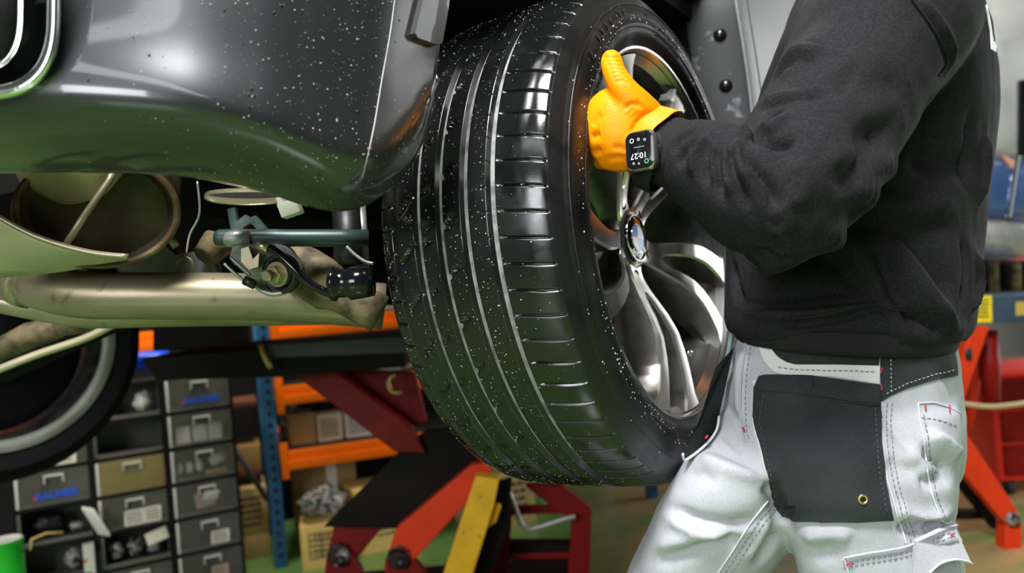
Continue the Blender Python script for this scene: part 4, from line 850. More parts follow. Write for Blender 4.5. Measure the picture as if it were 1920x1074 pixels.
# seams and stitching
w = lambda nm, poly, r, m, off=0.0012: seam(nm, bt, poly, r, m, trs, off)
outs = smooth2([(1652, 755), (1650, 790), (1652, 830), (1660, 890), (1675, 945), (1698, 1022)], 40)
w('outer_seam', outs, 0.0012, m_stl, 0.002); stitches('seam_stitching', bt, [(x + 11, y) for x, y in outs], m_std, trs, off=0.001); stitches('seam_stitching', bt, [(x + 20, y) for x, y in outs], m_std, trs, ln=5, off=0.001)
inn = smooth2([(1440, 938), (1420, 962), (1395, 998), (1368, 1040), (1345, 1074), (1330, 1100)], 30)
w('inner_seam', inn, 0.0013, m_stl, 0.001)
for k in (10, 19): stitches('seam_stitching', bt, [(x + k, y + k * 0.5) for x, y in inn], m_std, trs, off=0.0008)
bpo = smooth2([(1720, 756), (1724, 790), (1731, 820), (1735, 860), (1742, 910), (1754, 950), (1770, 980), (1782, 976)], 40)
w('back_pocket_edge', bpo, 0.0012, m_stl, 0.0015); stitches('seam_stitching', bt, [(x + 9, y) for x, y in bpo[4:-6]], m_std, trs, ln=7, off=0.001, r=0.0008)
w('back_pocket_top', [(1720, 756), (1750, 754), (1780, 764), (1802, 776)], 0.001, m_stl, 0.001); stitches('seam_stitching', bt, [(1728, 784), (1750, 786), (1776, 792), (1800, 802)], m_std, trs)
kn = smooth2([(1582, 1044), (1620, 1036), (1660, 1030), (1700, 1022), (1735, 1008), (1765, 994), (1790, 984)], 30)
w('knee_pocket_edge', kn, 0.0013, m_stl, 0.003); stitches('seam_stitching', bt, [(x, y + 12) for x, y in kn], m_std, trs); stitches('seam_stitching', bt, [(x, y + 20) for x, y in kn], m_std, trs)
w('knee_pocket_side', [(1582, 1044), (1588, 1062), (1594, 1090)], 0.0015, m_stl, 0.0015)
kf = PP([(x, y, d - 0.055) for x, y, d in [(1742, 1074, 0.995), (1762, 1056, 0.992), (1790, 1048, 0.99), (1812, 1052, 1.0), (1822, 1056, 1.01), (1812, 1034, 1.03), (1800, 1010, 1.05), (1790, 986, 1.06), (1760, 996, 1.0), (1720, 1016, 0.992), (1712, 1080, 0.992)]])
kfo = mk('cargo_flap', *prism(kf, camvec(0, 0, 0.008)), m_jean, trs, angle=40)
mk('flap_piping', *tube(smooth_path(kf[:5] - camvec(0, 0, 0.001), 16), 0.0015, 8), m_stl, kfo)
fly = smooth2([(1400, 640), (1392, 690), (1388, 740), (1390, 800), (1397, 830)], 20); w('fly_seam', fly, 0.0014, m_jean, 0.001)
stitches('seam_stitching', bt, [(x + 10, y) for x, y in fly], m_std, trs); stitches('seam_stitching', bt, [(x + 16, y) for x, y in fly[:-3]], m_stl, trs)
for q in ((1651, 690, 1649, 700), (1649, 720, 1650, 732), (1731, 758, 1733, 770), (1777, 762, 1778, 774), (1396, 800, 1397, 812), (1586, 1056, 1600, 1054), (1780, 1006, 1786, 1003)):
    seam('bartack', bt, [(q[0], q[1]), ((q[0] + q[2]) / 2, (q[1] + q[3]) / 2), (q[2], q[3])], 0.0011, m_red, trs, 0.0032, step=3)
for poly in ([(1460, 690), (1492, 694), (1560, 695), (1642, 698)], ): stitches('seam_stitching', bt, poly, m_std, trs, off=0.004)
for poly in ([(1668, 626), (1668, 680), (1668, 740)], [(1660, 738), (1700, 718), (1750, 702), (1790, 692)]): stitches('seam_stitching', bt, poly, m_stl, trs, ln=4, gap=4, off=0.0026, r=0.0005)
for poly in ([(1432, 740), (1424, 790), (1438, 860), (1456, 940)], [(1430, 712), (1422, 724)], [(1640, 764), (1644, 830), (1650, 900), (1664, 966)]): stitches('seam_stitching', bp, poly, mat('black_thread', (0.09, 0.1, 0.1), 0.8), pk, off=0.0006, r=0.0005)
# ---- shoes
for (px, py, d, dirx) in ((1668, 1900, 1.10, -1), (1005, 1770, 1.21, -1)):
    h = P(px, py, d); f0 = nrm(np.array([-0.9, 0.35, 0])); s = np.array([-f0[1], f0[0], 0]); base = np.array([h[0], h[1], 0.0])
    rings = []
    for t, wd, z0, z1 in ((-0.11, 0.03, 0.005, 0.06), (-0.09, 0.042, 0.0, 0.10), (-0.03, 0.046, 0.0, 0.115), (0.05, 0.048, 0.0, 0.09), (0.12, 0.050, 0.0, 0.07), (0.17, 0.044, 0.0, 0.055), (0.20, 0.026, 0.006, 0.035)):
        c = base + f0 * t; a = np.linspace(0, 2 * np.pi, 20, endpoint=False)
        rings.append(c + np.outer(np.sign(np.cos(a)) * abs(np.cos(a)) ** 0.7, s) * wd + np.outer((z0 + z1) / 2 + np.sin(a) * (z1 - z0) / 2, EZ))
    shoe = mk('shoe', *loft(rings), m_black, man)
    mk('sole', *boxv(base + f0 * 0.045 + EZ * 0.009, f0, s, EZ, 0.30, 0.095, 0.018, 0.008), m_rib, shoe)
# ================================================================== WATCH
wc_ = P(1201, 282, 0.886); wn = nrm(camvec(-0.60, 0.02, -0.80)); wy = nrm(camvec(0.10, -1, 0.02)); wx = nrm(np.cross(wy, wn)); wy = np.cross(wn, wx)
watch = thing('wristwatch', wc_ - CU * 0.02, 'square smartwatch with steel case and black screen on the wrist behind the glove', 'watch')
def rrect(hx, hy, r, n=8):
    out = []
    for sx, sy, a0 in ((1, 1, 0), (-1, 1, 90), (-1, -1, 180), (1, -1, 270)):
        for k in range(n):
            a = math.radians(a0 + 90 * k / (n - 1)); out.append((sx * (hx - r) + r * math.cos(a), sy * (hy - r) + r * math.sin(a)))
    return out
def wr(hx, hy, r, z): return np.array([wc_ + wx * x + wy * y + wn * z for x, y in rrect(hx, hy, r)])
m_steel = mat('brushed_watch_steel', (0.62, 0.60, 0.52), 0.25, 0.95)
case = mk('case', *loft([wr(0.0155, 0.0195, 0.008, -0.012), wr(0.0175, 0.0215, 0.009, -0.010), wr(0.0185, 0.0225, 0.0095, -0.004), wr(0.0182, 0.0222, 0.0095, 0.001), wr(0.0172, 0.0212, 0.009, 0.0022)]), m_steel, watch, angle=40)
scr = mk('screen', *loft([wr(0.0170, 0.0210, 0.0088, 0.0016), wr(0.0168, 0.0208, 0.0088, 0.0026), wr(0.0155, 0.0195, 0.008, 0.0032)]), m_blackgloss, watch, angle=40, label='black watch screen')
m_lit = mat('watch_digits', (0.7, 0.72, 0.75), 0.4, emit=((0.8, 0.85, 0.9), 0.35)); m_litg = mat('watch_green', (0.1, 0.4, 0.2), 0.4, emit=((0.2, 0.7, 0.4), 0.3))
def wface(s, size, x, y, m, nm='digits'):
    # the wearer reads it from above: upside down to the viewer
    mk(nm, *text_mesh(s, size, axes(wc_ + wx * x + wy * y + wn * 0.0034, wx, wy, wn), 0.0001), m, scr, False)
wface('10:27', 0.0092, 0.0008, 0.0060, m_lit)
def wring(x, y, r, m):
    M = axes(wc_ + wx * x + wy * y + wn * 0.0034, wx, wy, wn); mk('dial_icon', *lathe([(0, r), (0.0002, r), (0.0002, r * 0.72), (0, r * 0.72)], 20, M), m, scr, False)
wring(0.0085, -0.0115, 0.0026, m_lit); wring(-0.0085, 0.0135, 0.0026, m_litg)
for x, y, r in ((0.0002, -0.0120, 0.0016), (-0.0075, -0.0105, 0.0014), (0.0075, 0.0140, 0.0013), (0.001, 0.0150, 0.0011)): wring(x, y, r, m_lit)
mk('dial_line', *boxv(wc_ + wy * -0.0035 + wn * 0.0034, wx, wy, wn, 0.013, 0.0009, 0.0002), mat('dim_text', (0.25, 0.25, 0.26), 0.5), scr, False)
mk('crown', *lathe([(0, 0.0032), (0.0016, 0.0032), (0.002, 0.0026), (0.002, 0)], 20, axes(wc_ + wx * 0.0185 + wy * 0.006 - wn * 0.004, wy, wn, wx)), m_steel, watch)
cs = wc_ - wn * 0.0465; sd = nrm(np.cross(ax, wn)); wn2 = np.cross(sd, ax)
a = np.linspace(0, 2 * np.pi, 64, endpoint=False)
def sring(t, g): return cs + ax * t + np.outer(np.cos(a), wn2) * (0.0365 + g) + np.outer(np.sin(a), sd) * (0.0400 + g)
strap = mk('strap', *loft([sring(-0.0115, 0.0), sring(-0.011, 0.0022), sring(0.0, 0.0028), sring(0.011, 0.0022), sring(0.0115, 0.0), sring(0.011, -0.001), sring(-0.011, -0.001), sring(-0.0115, 0.0)], False), mat('charcoal_sport_strap', (0.015, 0.014, 0.016), 0.7, spec=0.2), watch, label='charcoal perforated strap')
for k in range(9):
    for t in (-0.005, 0.0, 0.005):
        th = math.radians(150 - 130 - k * 9 + (4.5 if t == 0 else 0) + 35) * 1; 
        for sg in (1, -1):
            c = cs + ax * t + wn2 * math.cos(sg * th) * 0.0392 + sd * math.sin(sg * th) * 0.0427; nn = nrm(wn2 * math.cos(th * sg) + sd * math.sin(th * sg)); M = axes(c, ax, np.cross(nn, ax), nn)
            if sg == -1: continue
            mk('strap_hole', *lathe([(0.0002, 0.0013), (0.0004, 0.0)], 8, M), m_black, strap, False)
# ================================================================== BACKGROUND
m_shade = mat('shade_black', (0.006, 0.006, 0.0065), 0.9, spec=0.15)
RX = nrm((0.94, 0.34, 0)); RYv = np.array([-RX[1], RX[0], 0])
# ---- drawer cabinets
DX = nrm((0.88, 0.475, 0)); DY = np.array([-DX[1], DX[0], 0]); Q3 = P(302, 712, 2.98)
PW, RH, DEP = 0.25, 0.1335, 0.165
ZT = Q3[2]; ROWS = int(ZT / RH)
m_dcase = mat('black_cabinet_shell', (0.005, 0.005, 0.005), 0.6, spec=0.25)
m_dfront = mat('smoked_clear_plastic', (0.30, 0.29, 0.25), 0.2, alpha=0.17)
m_dfrontb = mat('amber_clear_plastic', (0.36, 0.28, 0.12), 0.22, alpha=0.55)
m_dedge = mat('plastic_edge', (0.62, 0.62, 0.60), 0.3)
m_dbin = mat('smoked_bin', (0.10, 0.098, 0.09), 0.4)
m_paper = mat('cream_paper', (0.78, 0.74, 0.62), 0.7, noise=[(60, (0.6, 0.56, 0.45), 0.55, 0.7)])
m_lblue = mat('blue_print', (0.02, 0.10, 0.62), 0.5); m_lred = mat('red_print', (0.62, 0.03, 0.06), 0.5); m_ink = mat('ink', (0.04, 0.035, 0.03), 0.7)
m_bagc = mat('crinkled_clear_bag', (0.42, 0.42, 0.40), 0.18, bump=(60, 1.0, 0.006), noise=[(40, (0.03, 0.03, 0.03), 0.42, 0.58)])
m_bagk = mat('black_plastic_bag', (0.012, 0.012, 0.014), 0.2, bump=(45, 1.0, 0.008))
m_pink = mat('pinkish_part', (0.62, 0.42, 0.36), 0.6); m_yel = mat('yellow_part', (0.62, 0.45, 0.14), 0.5); m_wht = mat('white_carton', (0.9, 0.88, 0.82), 0.7)
DESC = {0: ('grey drawer cabinet column behind the far wheel, leftmost of three', ), 1: ('grey drawer cabinet column, middle of three, with amber drawer', ), 2: ('grey drawer cabinet column beside the blue rack post, rightmost of three', )}
cfg = {  # (column,row): kind
 (0, 0): 'clear', (0, 1): 'papers', (0, 2): 'logo', (0, 3): 'open', (0, 4): 'open2', (0, 5): 'clear',
 (1, 0): 'dark', (1, 1): 'dark', (1, 2): 'amber', (1, 3): 'tags', (1, 4): 'openbag', (1, 5): 'clear',
 (2, 0): 'logo', (2, 1): 'cartons', (2, 2): 'bits', (2, 3): 'pink', (2, 4): 'tag', (2, 5): 'pinktag'}
def blob(c, rx, ry, rz, m, name, parent=None, seed=0, amp=0.35, label=None, cat_=None, group=None):
    r = random.Random(seed); V = []; Fc = []; nu, nv = 14, 9
    for i in range(nv + 1):
        th = math.pi * i / nv
        for j in range(nu):
            p = 2 * math.pi * j / nu; d = Vector((math.sin(th) * math.cos(p), math.sin(th) * math.sin(p), math.cos(th)))
            k = 1 + amp * mnoise.noise(d * 2.2 + Vector((seed, 0, 0)))
            V.append(c + (DX * d.x * rx + DY * d.y * ry + EZ * d.z * rz) * k)
    for i in range(nv):
        for j in range(nu): Fc.append((i * nu + j, i * nu + (j + 1) % nu, (i + 1) * nu + (j + 1) % nu, (i + 1) * nu + j))
    o = mk(name, V, Fc, m, parent)
    if label: tag(o, label, cat_, group)
    return o
def rows_of_text(c, ex, ez, n, w, hgt, m, parent, seed=1, name='print_line'):
    r = random.Random(seed); parts = []
    for k in range(n):
        x = -w / 2
        while x < w / 2 - 0.004:
            l = r.uniform(0.004, 0.014) * (w / 0.08); l = min(l, w / 2 - x)
            parts.append(boxv(c + ex * (x + l / 2) + ez * (hgt * (0.5 - (k + 0.5) / n)), ex, np.cross(ez, ex), ez, l, 0.0006, hgt / n * 0.45)); x += l + 0.003 * (w / 0.08)
    return tag(mk(name, *join(*parts), m, parent, False), kind='stuff')
for ci in range(3):
    org = Q3 + DX * PW * (ci - 2)          # top left front corner of the column
    foot = org * np.array([1, 1, 0])
    cab = thing('drawer_cabinet', foot + DX * PW / 2 + DY * DEP / 2, DESC[ci][0], 'cabinet', 'storage drawer cabinets')
    z0 = ZT - RH * 6 if ZT - RH * 6 > 0.005 else 0.006
    for s in (0.004, PW - 0.004): mk('side_panel', *boxv(org + DX * s + DY * DEP / 2 - EZ * (ZT - z0) / 2, DX, DY, EZ, 0.007, DEP, ZT - z0), m_dcase, cab, False)
    mk('back_panel', *boxv(org + DX * PW / 2 + DY * (DEP - 0.003) - EZ * (ZT - z0) / 2, DX, DY, EZ, PW - 0.016, 0.006, ZT - z0), m_dcase, cab, False)
    for r in range(7):
        zz = max(ZT - RH * r, z0 + 0.004)
        mk('shelf', *boxv(org + DX * PW / 2 + DY * DEP / 2 - EZ * (ZT - zz), DX, DY, EZ, PW - 0.016, DEP - 0.008, 0.007), m_dcase, cab, False)
    for r in range(6):
        k = cfg[(ci, r)]; top = org - EZ * (RH * r); c = top + DX * PW / 2 - EZ * RH / 2
        fw_, fh_ = PW - 0.022, RH - 0.014
        openf = k in ('open', 'open2', 'openbag', 'dark')
        d = mk('drawer', *join(boxv(c + DY * 0.082 - EZ * (fh_ / 2 - 0.003), DX, DY, EZ, fw_ - 0.004, 0.14, 0.004), boxv(c + DY * 0.15, DX, DY, EZ, fw_ - 0.004, 0.004, fh_ - 0.01), boxv(c + DX * (fw_ / 2 - 0.003) + DY * 0.082, DX, DY, EZ, 0.003, 0.13, fh_ - 0.01), boxv(c - DX * (fw_ / 2 - 0.003) + DY * 0.082, DX, DY, EZ, 0.003, 0.13, fh_ - 0.01)), m_dbin, cab, False)
        hgt = fh_ if not openf else 0.016
        fc = c - EZ * (fh_ - hgt) / 2
        mk('drawer_front', *boxv(fc + DY * 0.006, DX, DY, EZ, fw_, 0.005, hgt, 0.0015), m_dfrontb if k == 'amber' else m_dfront, d, angle=30)
        mk('front_edge', *boxv(c - DX * (fw_ / 2 - 0.005) + DY * 0.002, DX, DY, EZ, 0.010, 0.008, fh_ - 0.004, 0.002), m_dedge if not openf else m_dbin, d, angle=30)
        if not openf:
            hc_ = c + DX * 0.005 + EZ * (fh_ / 2 - 0.022) - DY * 0.004
            mk('handle', *join(boxv(hc_ + EZ * 0.006, DX, DY, EZ, 0.062, 0.012, 0.006, 0.001), boxv(hc_ - DX * 0.029 - EZ * 0.006, DX, DY, EZ, 0.005, 0.008, 0.026, 0.001), boxv(hc_ + DX * 0.029 - EZ * 0.006, DX, DY, EZ, 0.005, 0.008, 0.026, 0.001)), m_dedge, d, angle=30)
        ct = c + DY * 0.06 - EZ * (fh_ / 2 - 0.006)
        if k == 'logo':
            M = axes(c + DX * 0.012 - EZ * 0.026 + DY * 0.0028, DX, EZ, -DY)
            mk('logo_lettering', *text_mesh('RAUMER', 0.034, M, 0.0006, bold=0.0016), m_lblue, d, False)
            mk('logo_mark', *boxv(c - DX * 0.058 - EZ * 0.030 + DY * 0.003, DX, DY, EZ, 0.010, 0.001, 0.010), m_lred, d, False)
        if k in ('tag', 'pinktag', 'tags', 'papers'):
            for x, w_, h_ in {'tag': [(0.04, 0.066, 0.048)], 'pinktag': [(0.03, 0.06, 0.05)], 'tags': [(0.0, 0.066, 0.056), (0.062, 0.056, 0.056)], 'papers': [(0.03, 0.10, 0.07)]}[k]:
                p = mk('paper_label', *boxv(c + DX * x - EZ * 0.022 + DY * 0.002, DX, DY, nrm(EZ + DX * 0.05), w_, 0.0012, h_), m_paper if k != 'pinktag' else m_pink, d, False)
                rows_of_text(c + DX * x - EZ * 0.022 + DY * 0.001, DX, EZ, 4, w_ * 0.8, h_ * 0.8, m_ink, p if False else d, ci * 7 + r, 'label_print')
        gname = 'loose parts in the drawers'
        cn_ = ('leftmost', 'middle', 'rightmost')[ci]
        if k == 'cartons':
            for q, x in enumerate((-0.06, 0.0, 0.055)): tag(mk('carton', *boxv(ct + DX * x + EZ * 0.031, DX, DY, EZ, 0.05, 0.05, 0.062, 0.001), m_wht, None, False), ('small white carton at the left in the clear drawer above the white bottle drawer', 'small white carton in the middle of the clear drawer', 'small white carton at the right in the clear drawer above the white bottle drawer')[q], 'carton', gname)
        if k == 'bits':
            for q, x in enumerate((-0.082, -0.046, -0.010)): blob(ct + DX * x + EZ * 0.036, 0.013, 0.016, 0.024, m_wht, 'plastic_clip', None, q + 3, 0.5, ('white plastic clip, left of three in a clear drawer', 'white plastic clip, middle of three in a clear drawer', 'white plastic clip, right of three in a clear drawer')[q], 'clip', gname)
            tag(mk('plastic_bottle', *tube([ct + DX * 0.03 + EZ * 0.043, ct + DX * 0.05 + EZ * 0.05, ct + DX * 0.08 + EZ * 0.06, ct + DX * 0.092 + EZ * 0.064], [0.018, 0.022, 0.022, 0.01], 14), m_wht), 'white bottle lying in a clear drawer', 'bottle')
            tag(mk('yellow_strip', *boxv(ct + DX * 0.05 + EZ * 0.008, DX, DY, EZ, 0.08, 0.03, 0.014, 0.002), m_yel), 'yellow strip under the white bottle in the drawer', 'strip')
        if k == 'pink': 
            tag(mk('pink_carton', *boxv(ct + DX * 0.0 + EZ * 0.040, nrm(DX + EZ * 0.15), DY, nrm(EZ - DX * 0.15), 0.07, 0.05, 0.055, 0.002), m_pink), 'pink carton inside a clear drawer', 'carton')
            tag(mk('white_note', *boxv(ct + DX * 0.02 - DY * 0.045 + EZ * 0.058, nrm(DX - EZ * 0.1), DY, nrm(EZ + DX * 0.4), 0.055, 0.003, 0.035), m_wht), 'white note on the pink carton in the drawer', 'note')
        if k == 'amber': blob(ct + DX * 0.02 + EZ * 0.04, 0.06, 0.03, 0.024, m_yel, 'yellow_hose', None, 9, 0.6, 'yellow bundle inside the amber drawer', 'bundle')
        if k == 'open':
            blob(ct - DX * 0.03 + EZ * 0.052 + DY * 0.02, 0.06, 0.04, 0.036, m_bagk, 'parts_bag', None, 21, 0.5, 'black glossy parts bag in the open drawer under the blue logo', 'bag')
            blob(ct + DX * 0.065 + EZ * 0.03 - DY * 0.01, 0.024, 0.02, 0.018, m_bagc, 'clear_bag', None, 22, 0.5, 'small clear bag beside the black parts bag', 'bag')
            tag(mk('yellow_bracket', *tube([ct - DX * 0.08 - DY * 0.075 - EZ * 0.01, ct - DX * 0.075 - DY * 0.072 + EZ * 0.024, ct - DX * 0.03 - DY * 0.045 + EZ * 0.03, ct + DX * 0.02 - DY * 0.04 + EZ * 0.02], 0.004, 8), m_yel), 'thin yellow bracket hanging over the open drawer edge', 'bracket')
        if k == 'open2': blob(ct + DX * 0.05 + EZ * 0.048, 0.033, 0.03, 0.035, m_bagc, 'clear_bag', None, 25, 0.6, 'crumpled grey bag in the lowest visible open drawer', 'bag')
        if k == 'openbag':
            for q, (x, rx) in enumerate(((-0.066, 0.025), (0.0, 0.026), (0.062, 0.025))): blob(ct + DX * x + EZ * 0.046, rx, 0.035, 0.032, m_bagc, 'clear_bag', None, 31 + q, 0.6, ('crinkled clear bag, left of three in an open drawer', 'crinkled clear bag, middle of three in an open drawer', 'crinkled clear bag, right of three in an open drawer')[q], 'bag', 'clear bags in the open drawer')
            tag(mk('paper_tag', *boxv(c + DX * 0.07 + EZ * 0.025 + DY * 0.012, nrm(DX + EZ * 0.25), DY, nrm(EZ - DX * 0.25), 0.075, 0.002, 0.045), m_paper, None, False), 'cream paper tag tilted in the open drawer of the middle column', 'tag')
        if k == 'tags': blob(ct - DX * 0.06 + EZ * 0.055 + DY * 0.01, 0.036, 0.03, 0.042, m_bagk, 'parts_bag', None, 44, 0.5, 'black parts bag beside two cream labels in a half clear drawer', 'bag')
        if k == 'dark' and r == 0: blob(ct + DX * 0.06 + EZ * 0.045, 0.03, 0.03, 0.035, m_wht, 'white_rag', None, 51, 0.5, 'crumpled white rag in the top drawer of the middle column', 'rag')
# pale plastic drawer insert sticking out between two columns
pi_ = Q3 + DX * PW * -1.0 - EZ * (RH * 3.5) - DY * 0.05
tag(mk('drawer_insert', *boxv(pi_, nrm(DX + EZ * -0.4), DY, nrm(EZ + DX * -0.45), 0.04, 0.05, 0.11, 0.004), m_dedge, None, angle=30), 'pale grey plastic insert sticking out between two drawer columns', 'insert')
tag(mk('red_print_carton', *boxv(Q3 + DX * (PW * -1.0 - 0.03) - EZ * (RH * 4.55) - DY * 0.02, DX, DY, EZ, 0.035, 0.03, 0.12, 0.002), mat('red_white_carton', (0.7, 0.66, 0.6), 0.7, noise=[(30, (0.6, 0.15, 0.1), 0.6, 0.66)])), 'slim white carton with red marks standing before the drawers', 'carton')
# green tin in the corner
gc_ = P(8, 1012, 2.15); gz = gc_[2]
tin = thing('paint_tin', np.array([gc_[0], gc_[1], gz - 0.15]), 'green tin with a white lid in the lower left corner', 'tin')
tm = axes(np.array([gc_[0], gc_[1], gz - 0.15]), EX, EY, EZ)
mk('tin_body', *lathe([(0.0, 0.0), (0.0, 0.042), (0.004, 0.044), (0.14, 0.044), (0.146, 0.046), (0.15, 0.044)], 32, tm), mat('green_tin', (0.02, 0.5, 0.03), 0.25, noise=[(14, (0.01, 0.02, 0.01), 0.55, 0.58)]), tin, angle=40)
mk('lid', *lathe([(0.15, 0.044), (0.153, 0.042), (0.153, 0.036), (0.147, 0.034), (0.147, 0.0)], 32, tm), m_wht, tin, angle=40)
tag(mk('stool', *join(boxv((gc_[0], gc_[1], gz - 0.15 - 0.016), EX, EY, EZ, 0.3, 0.3, 0.03, 0.005), *[boxv((gc_[0] + sx * 0.12, gc_[1] + sy * 0.12, (gz - 0.181) / 2), EX, EY, EZ, 0.03, 0.03, gz - 0.181) for sx in (-1, 1) for sy in (-1, 1)]), m_black, None, False), 'low black stool carrying the green tin', 'stool')
# ---- rack with blue posts and orange beams
RO_ = P(500, 712, 3.30); rx0 = np.array([RO_[0], RO_[1], 0])
m_bluep = mat('blue_rack_post', (0.02, 0.10, 0.24), 0.4, noise=[(8, (0.05, 0.2, 0.4), 0.5, 0.7)]); m_or = mat('orange_beam', (1.0, 0.17, 0.0), 0.45, spec=0.25, noise=[(6, (0.8, 0.13, 0.0), 0.5, 0.75)])
rack = thing('storage_rack', rx0 + RX * 0.7, 'steel storage rack with blue posts and orange beams', 'rack')
PH = 1.42; RD = 0.5
def post(base, holes=True):
    V, Fc = boxv(base + EZ * PH / 2, RX, RYv, EZ, 0.05, 0.045, PH, 0.004); p = mk('post', V, Fc, m_bluep, rack, angle=40)
    if holes:
        hs_ = [boxv(base + EZ * z - RYv * 0.0228, RX, RYv, EZ, 0.016, 0.002, 0.02) for z in np.arange(0.05, PH - 0.03, 0.045)] + [boxv(base + EZ * z + RX * 0.0253, RX, RYv, EZ, 0.002, 0.014, 0.02) for z in np.arange(0.05, PH - 0.03, 0.045)]
        tag(mk('post_slots', *join(*hs_), m_black, p, False), kind='stuff')
LENR = 1.75
for q in (rx0, rx0 + RYv * RD, rx0 + RX * LENR, rx0 + RX * LENR + RYv * RD): post(q)
def beam(a, z, L_, d=0.0):
    c = a + RX * (L_ / 2) + EZ * z + RYv * d
    b_ = mk('beam', *join(boxv(c + EZ * 0.012, RX, RYv, EZ, L_ - 0.06, 0.04, 0.035, 0.003), boxv(c - EZ * 0.026 - RYv * 0.006, RX, RYv, EZ, L_ - 0.06, 0.05, 0.04, 0.003)), m_or, rack, angle=30)
    for s in (0.045, L_ - 0.045): mk('end_plate', *boxv(a + RX * s + EZ * (z - 0.005) + RYv * (d - 0.03), RX, RYv, EZ, 0.03, 0.012, 0.15, 0.003), m_or, b_, angle=30)
LV = (0.44, 0.71, 0.985)
for z in LV:
    beam(rx0, z, LENR); beam(rx0, z, LENR, RD)
    mk('shelf_board', *boxv(rx0 + RX * LENR / 2 + RYv * RD / 2 + EZ * (z + 0.033), RX, RYv, EZ, LENR - 0.1, RD - 0.06, 0.012), mat('shelf_board', (0.05, 0.045, 0.04), 0.8), rack, False)
mk('brace', *tube([rx0 - RX * 0.21 + RYv * 0.13 + EZ * 0.62, rx0 - RX * 0.03 + RYv * 0.13 + EZ * 0.25], 0.012, 8), m_dbin, rack)
# neighbouring bay behind the drawers
bay2 = thing('storage_rack', rx0 - RX * 0.9, 'dim rack bay behind the drawer cabinets with orange top beam', 'rack', None)
rack_keep, rack = rack, bay2
post(rx0 - RX * LENR, False); post(rx0 - RX * LENR + RYv * RD, False); beam(rx0 - RX * LENR - RX * 0.02, 0.985, LENR - 0.06)
mk('crosspiece', *boxv(rx0 - RX * 0.13 + RYv * 0.33 + EZ * 0.66, RX, RYv, EZ, 0.18, 0.2, 0.03, 0.004), mat('maroon', (0.16, 0.05, 0.03), 0.6), bay2)
mk('crosspiece', *boxv(rx0 - RX * 0.13 + RYv * 0.33 + EZ * 0.36, RX, RYv, EZ, 0.18, 0.2, 0.03, 0.004), mat('maroon', (0.16, 0.05, 0.03), 0.6), bay2)
rack = rack_keep
st(mk('dark_backdrop', *boxv(rx0 + RX * 0.2 + RYv * 0.75 + EZ * 0.9, RX, RYv, EZ, 4.6, 0.06, 1.8), m_shade, smooth=False))  # added near-black sheet, stands in for the dark behind the rack
# cardboard
def card(v=0): return mat('cardboard_%d' % v, ((0.58, 0.40, 0.17), (0.42, 0.26, 0.09), (0.80, 0.70, 0.46), (0.82, 0.80, 0.75), (0.78, 0.52, 0.16))[v], 0.75, noise=[(4, ((0.44, 0.30, 0.13), (0.34, 0.21, 0.08), (0.66, 0.58, 0.4), (0.7, 0.69, 0.66), (0.68, 0.45, 0.13))[v], 0.4, 0.65)])
def carton(x, dpt, z, w_, d_, h_, v, label, tape=True, text=None, rot=0.0):
    ex = nrm(RX * math.cos(rot) + RYv * math.sin(rot)); ey = np.array([-ex[1], ex[0], 0]); b0 = rx0 + RX * x + RYv * dpt + EZ * z
    t = thing('cardboard_box', b0, label, 'box', 'boxes on the rack')
    mk('box_body', *boxv(b0 + EZ * h_ / 2, ex, ey, EZ, w_, d_, h_, 0.003), card(v), t, angle=30)
    if tape: mk('tape', *boxv(b0 - ey * (d_ / 2 + 0.0005) + EZ * h_ / 2 + ex * w_ * 0.1, ex, ey, EZ, 0.045 if w_ > 0.15 else 0.02, 0.001, h_ * 0.98), m_paper, t, False)
    fc = b0 - ey * (d_ / 2 + 0.0012) + EZ * h_ / 2
    if text == 'rows': rows_of_text(fc, ex, EZ, 5, w_ * 0.72, h_ * 0.7, m_ink, t, int(x * 100))
    if text == 'table':
        parts = []
        for k in range(5): parts.append(boxv(fc + EZ * (h_ * (0.32 - k * 0.14)), ex, ey, EZ, w_ * 0.66, 0.001, 0.004))
        for q in (-0.33, -0.1, 0.33): parts.append(boxv(fc + ex * w_ * q + EZ * h_ * 0.04, ex, ey, EZ, 0.004, 0.001, h_ * 0.56))
        tag(mk('printed_table', *join(*parts), m_ink, t, False), kind='stuff'); rows_of_text(fc + EZ * h_ * 0.04, ex, EZ, 5, w_ * 0.5, h_ * 0.55, m_ink, t, 5)
    if text and text not in ('rows', 'table'):
        mk('print', *text_mesh(text, h_ * 0.2, axes(fc + EZ * h_ * 0.22, ex, EZ, -ey), 0.0005, bold=0.001), mat('navy_print', (0.03, 0.04, 0.16), 0.7), t, False)
        rows_of_text(fc - EZ * h_ * 0.15, ex, EZ, 3, w_ * 0.4, h_ * 0.25, m_ink, t, 8)
    return t
s1 = LV[0] + 0.0405; s2 = LV[1] + 0.0405; s3 = LV[2] + 0.0405
carton(0.13, 0.14, s1, 0.11, 0.2, 0.125, 1, 'plain brown box on the middle shelf beside the blue post', False)
carton(0.245, 0.12, s1, 0.105, 0.16, 0.115, 2, 'cream box with printed lines on the middle shelf', False, 'rows')
carton(0.37, 0.12, s1, 0.12, 0.16, 0.11, 3, 'white box with a printed label next to the cream box', False, 'rows')
carton(0.49, 0.12, s1, 0.10, 0.16, 0.105, 3, 'white box on the middle shelf half behind the red arm', False, 'rows')
carton(0.43, 0.33, s1, 0.16, 0.12, 0.20, 3, 'tall white box at the back of the middle shelf', False)
tag(blob(rx0 + RX * 0.245 + RYv * 0.36 + EZ * (s1 + 0.14), 0.075, 0.06, 0.10, m_bagk, 'plastic_sack', None, 61, 0.5), 'black plastic sack behind the boxes on the middle shelf', 'sack')
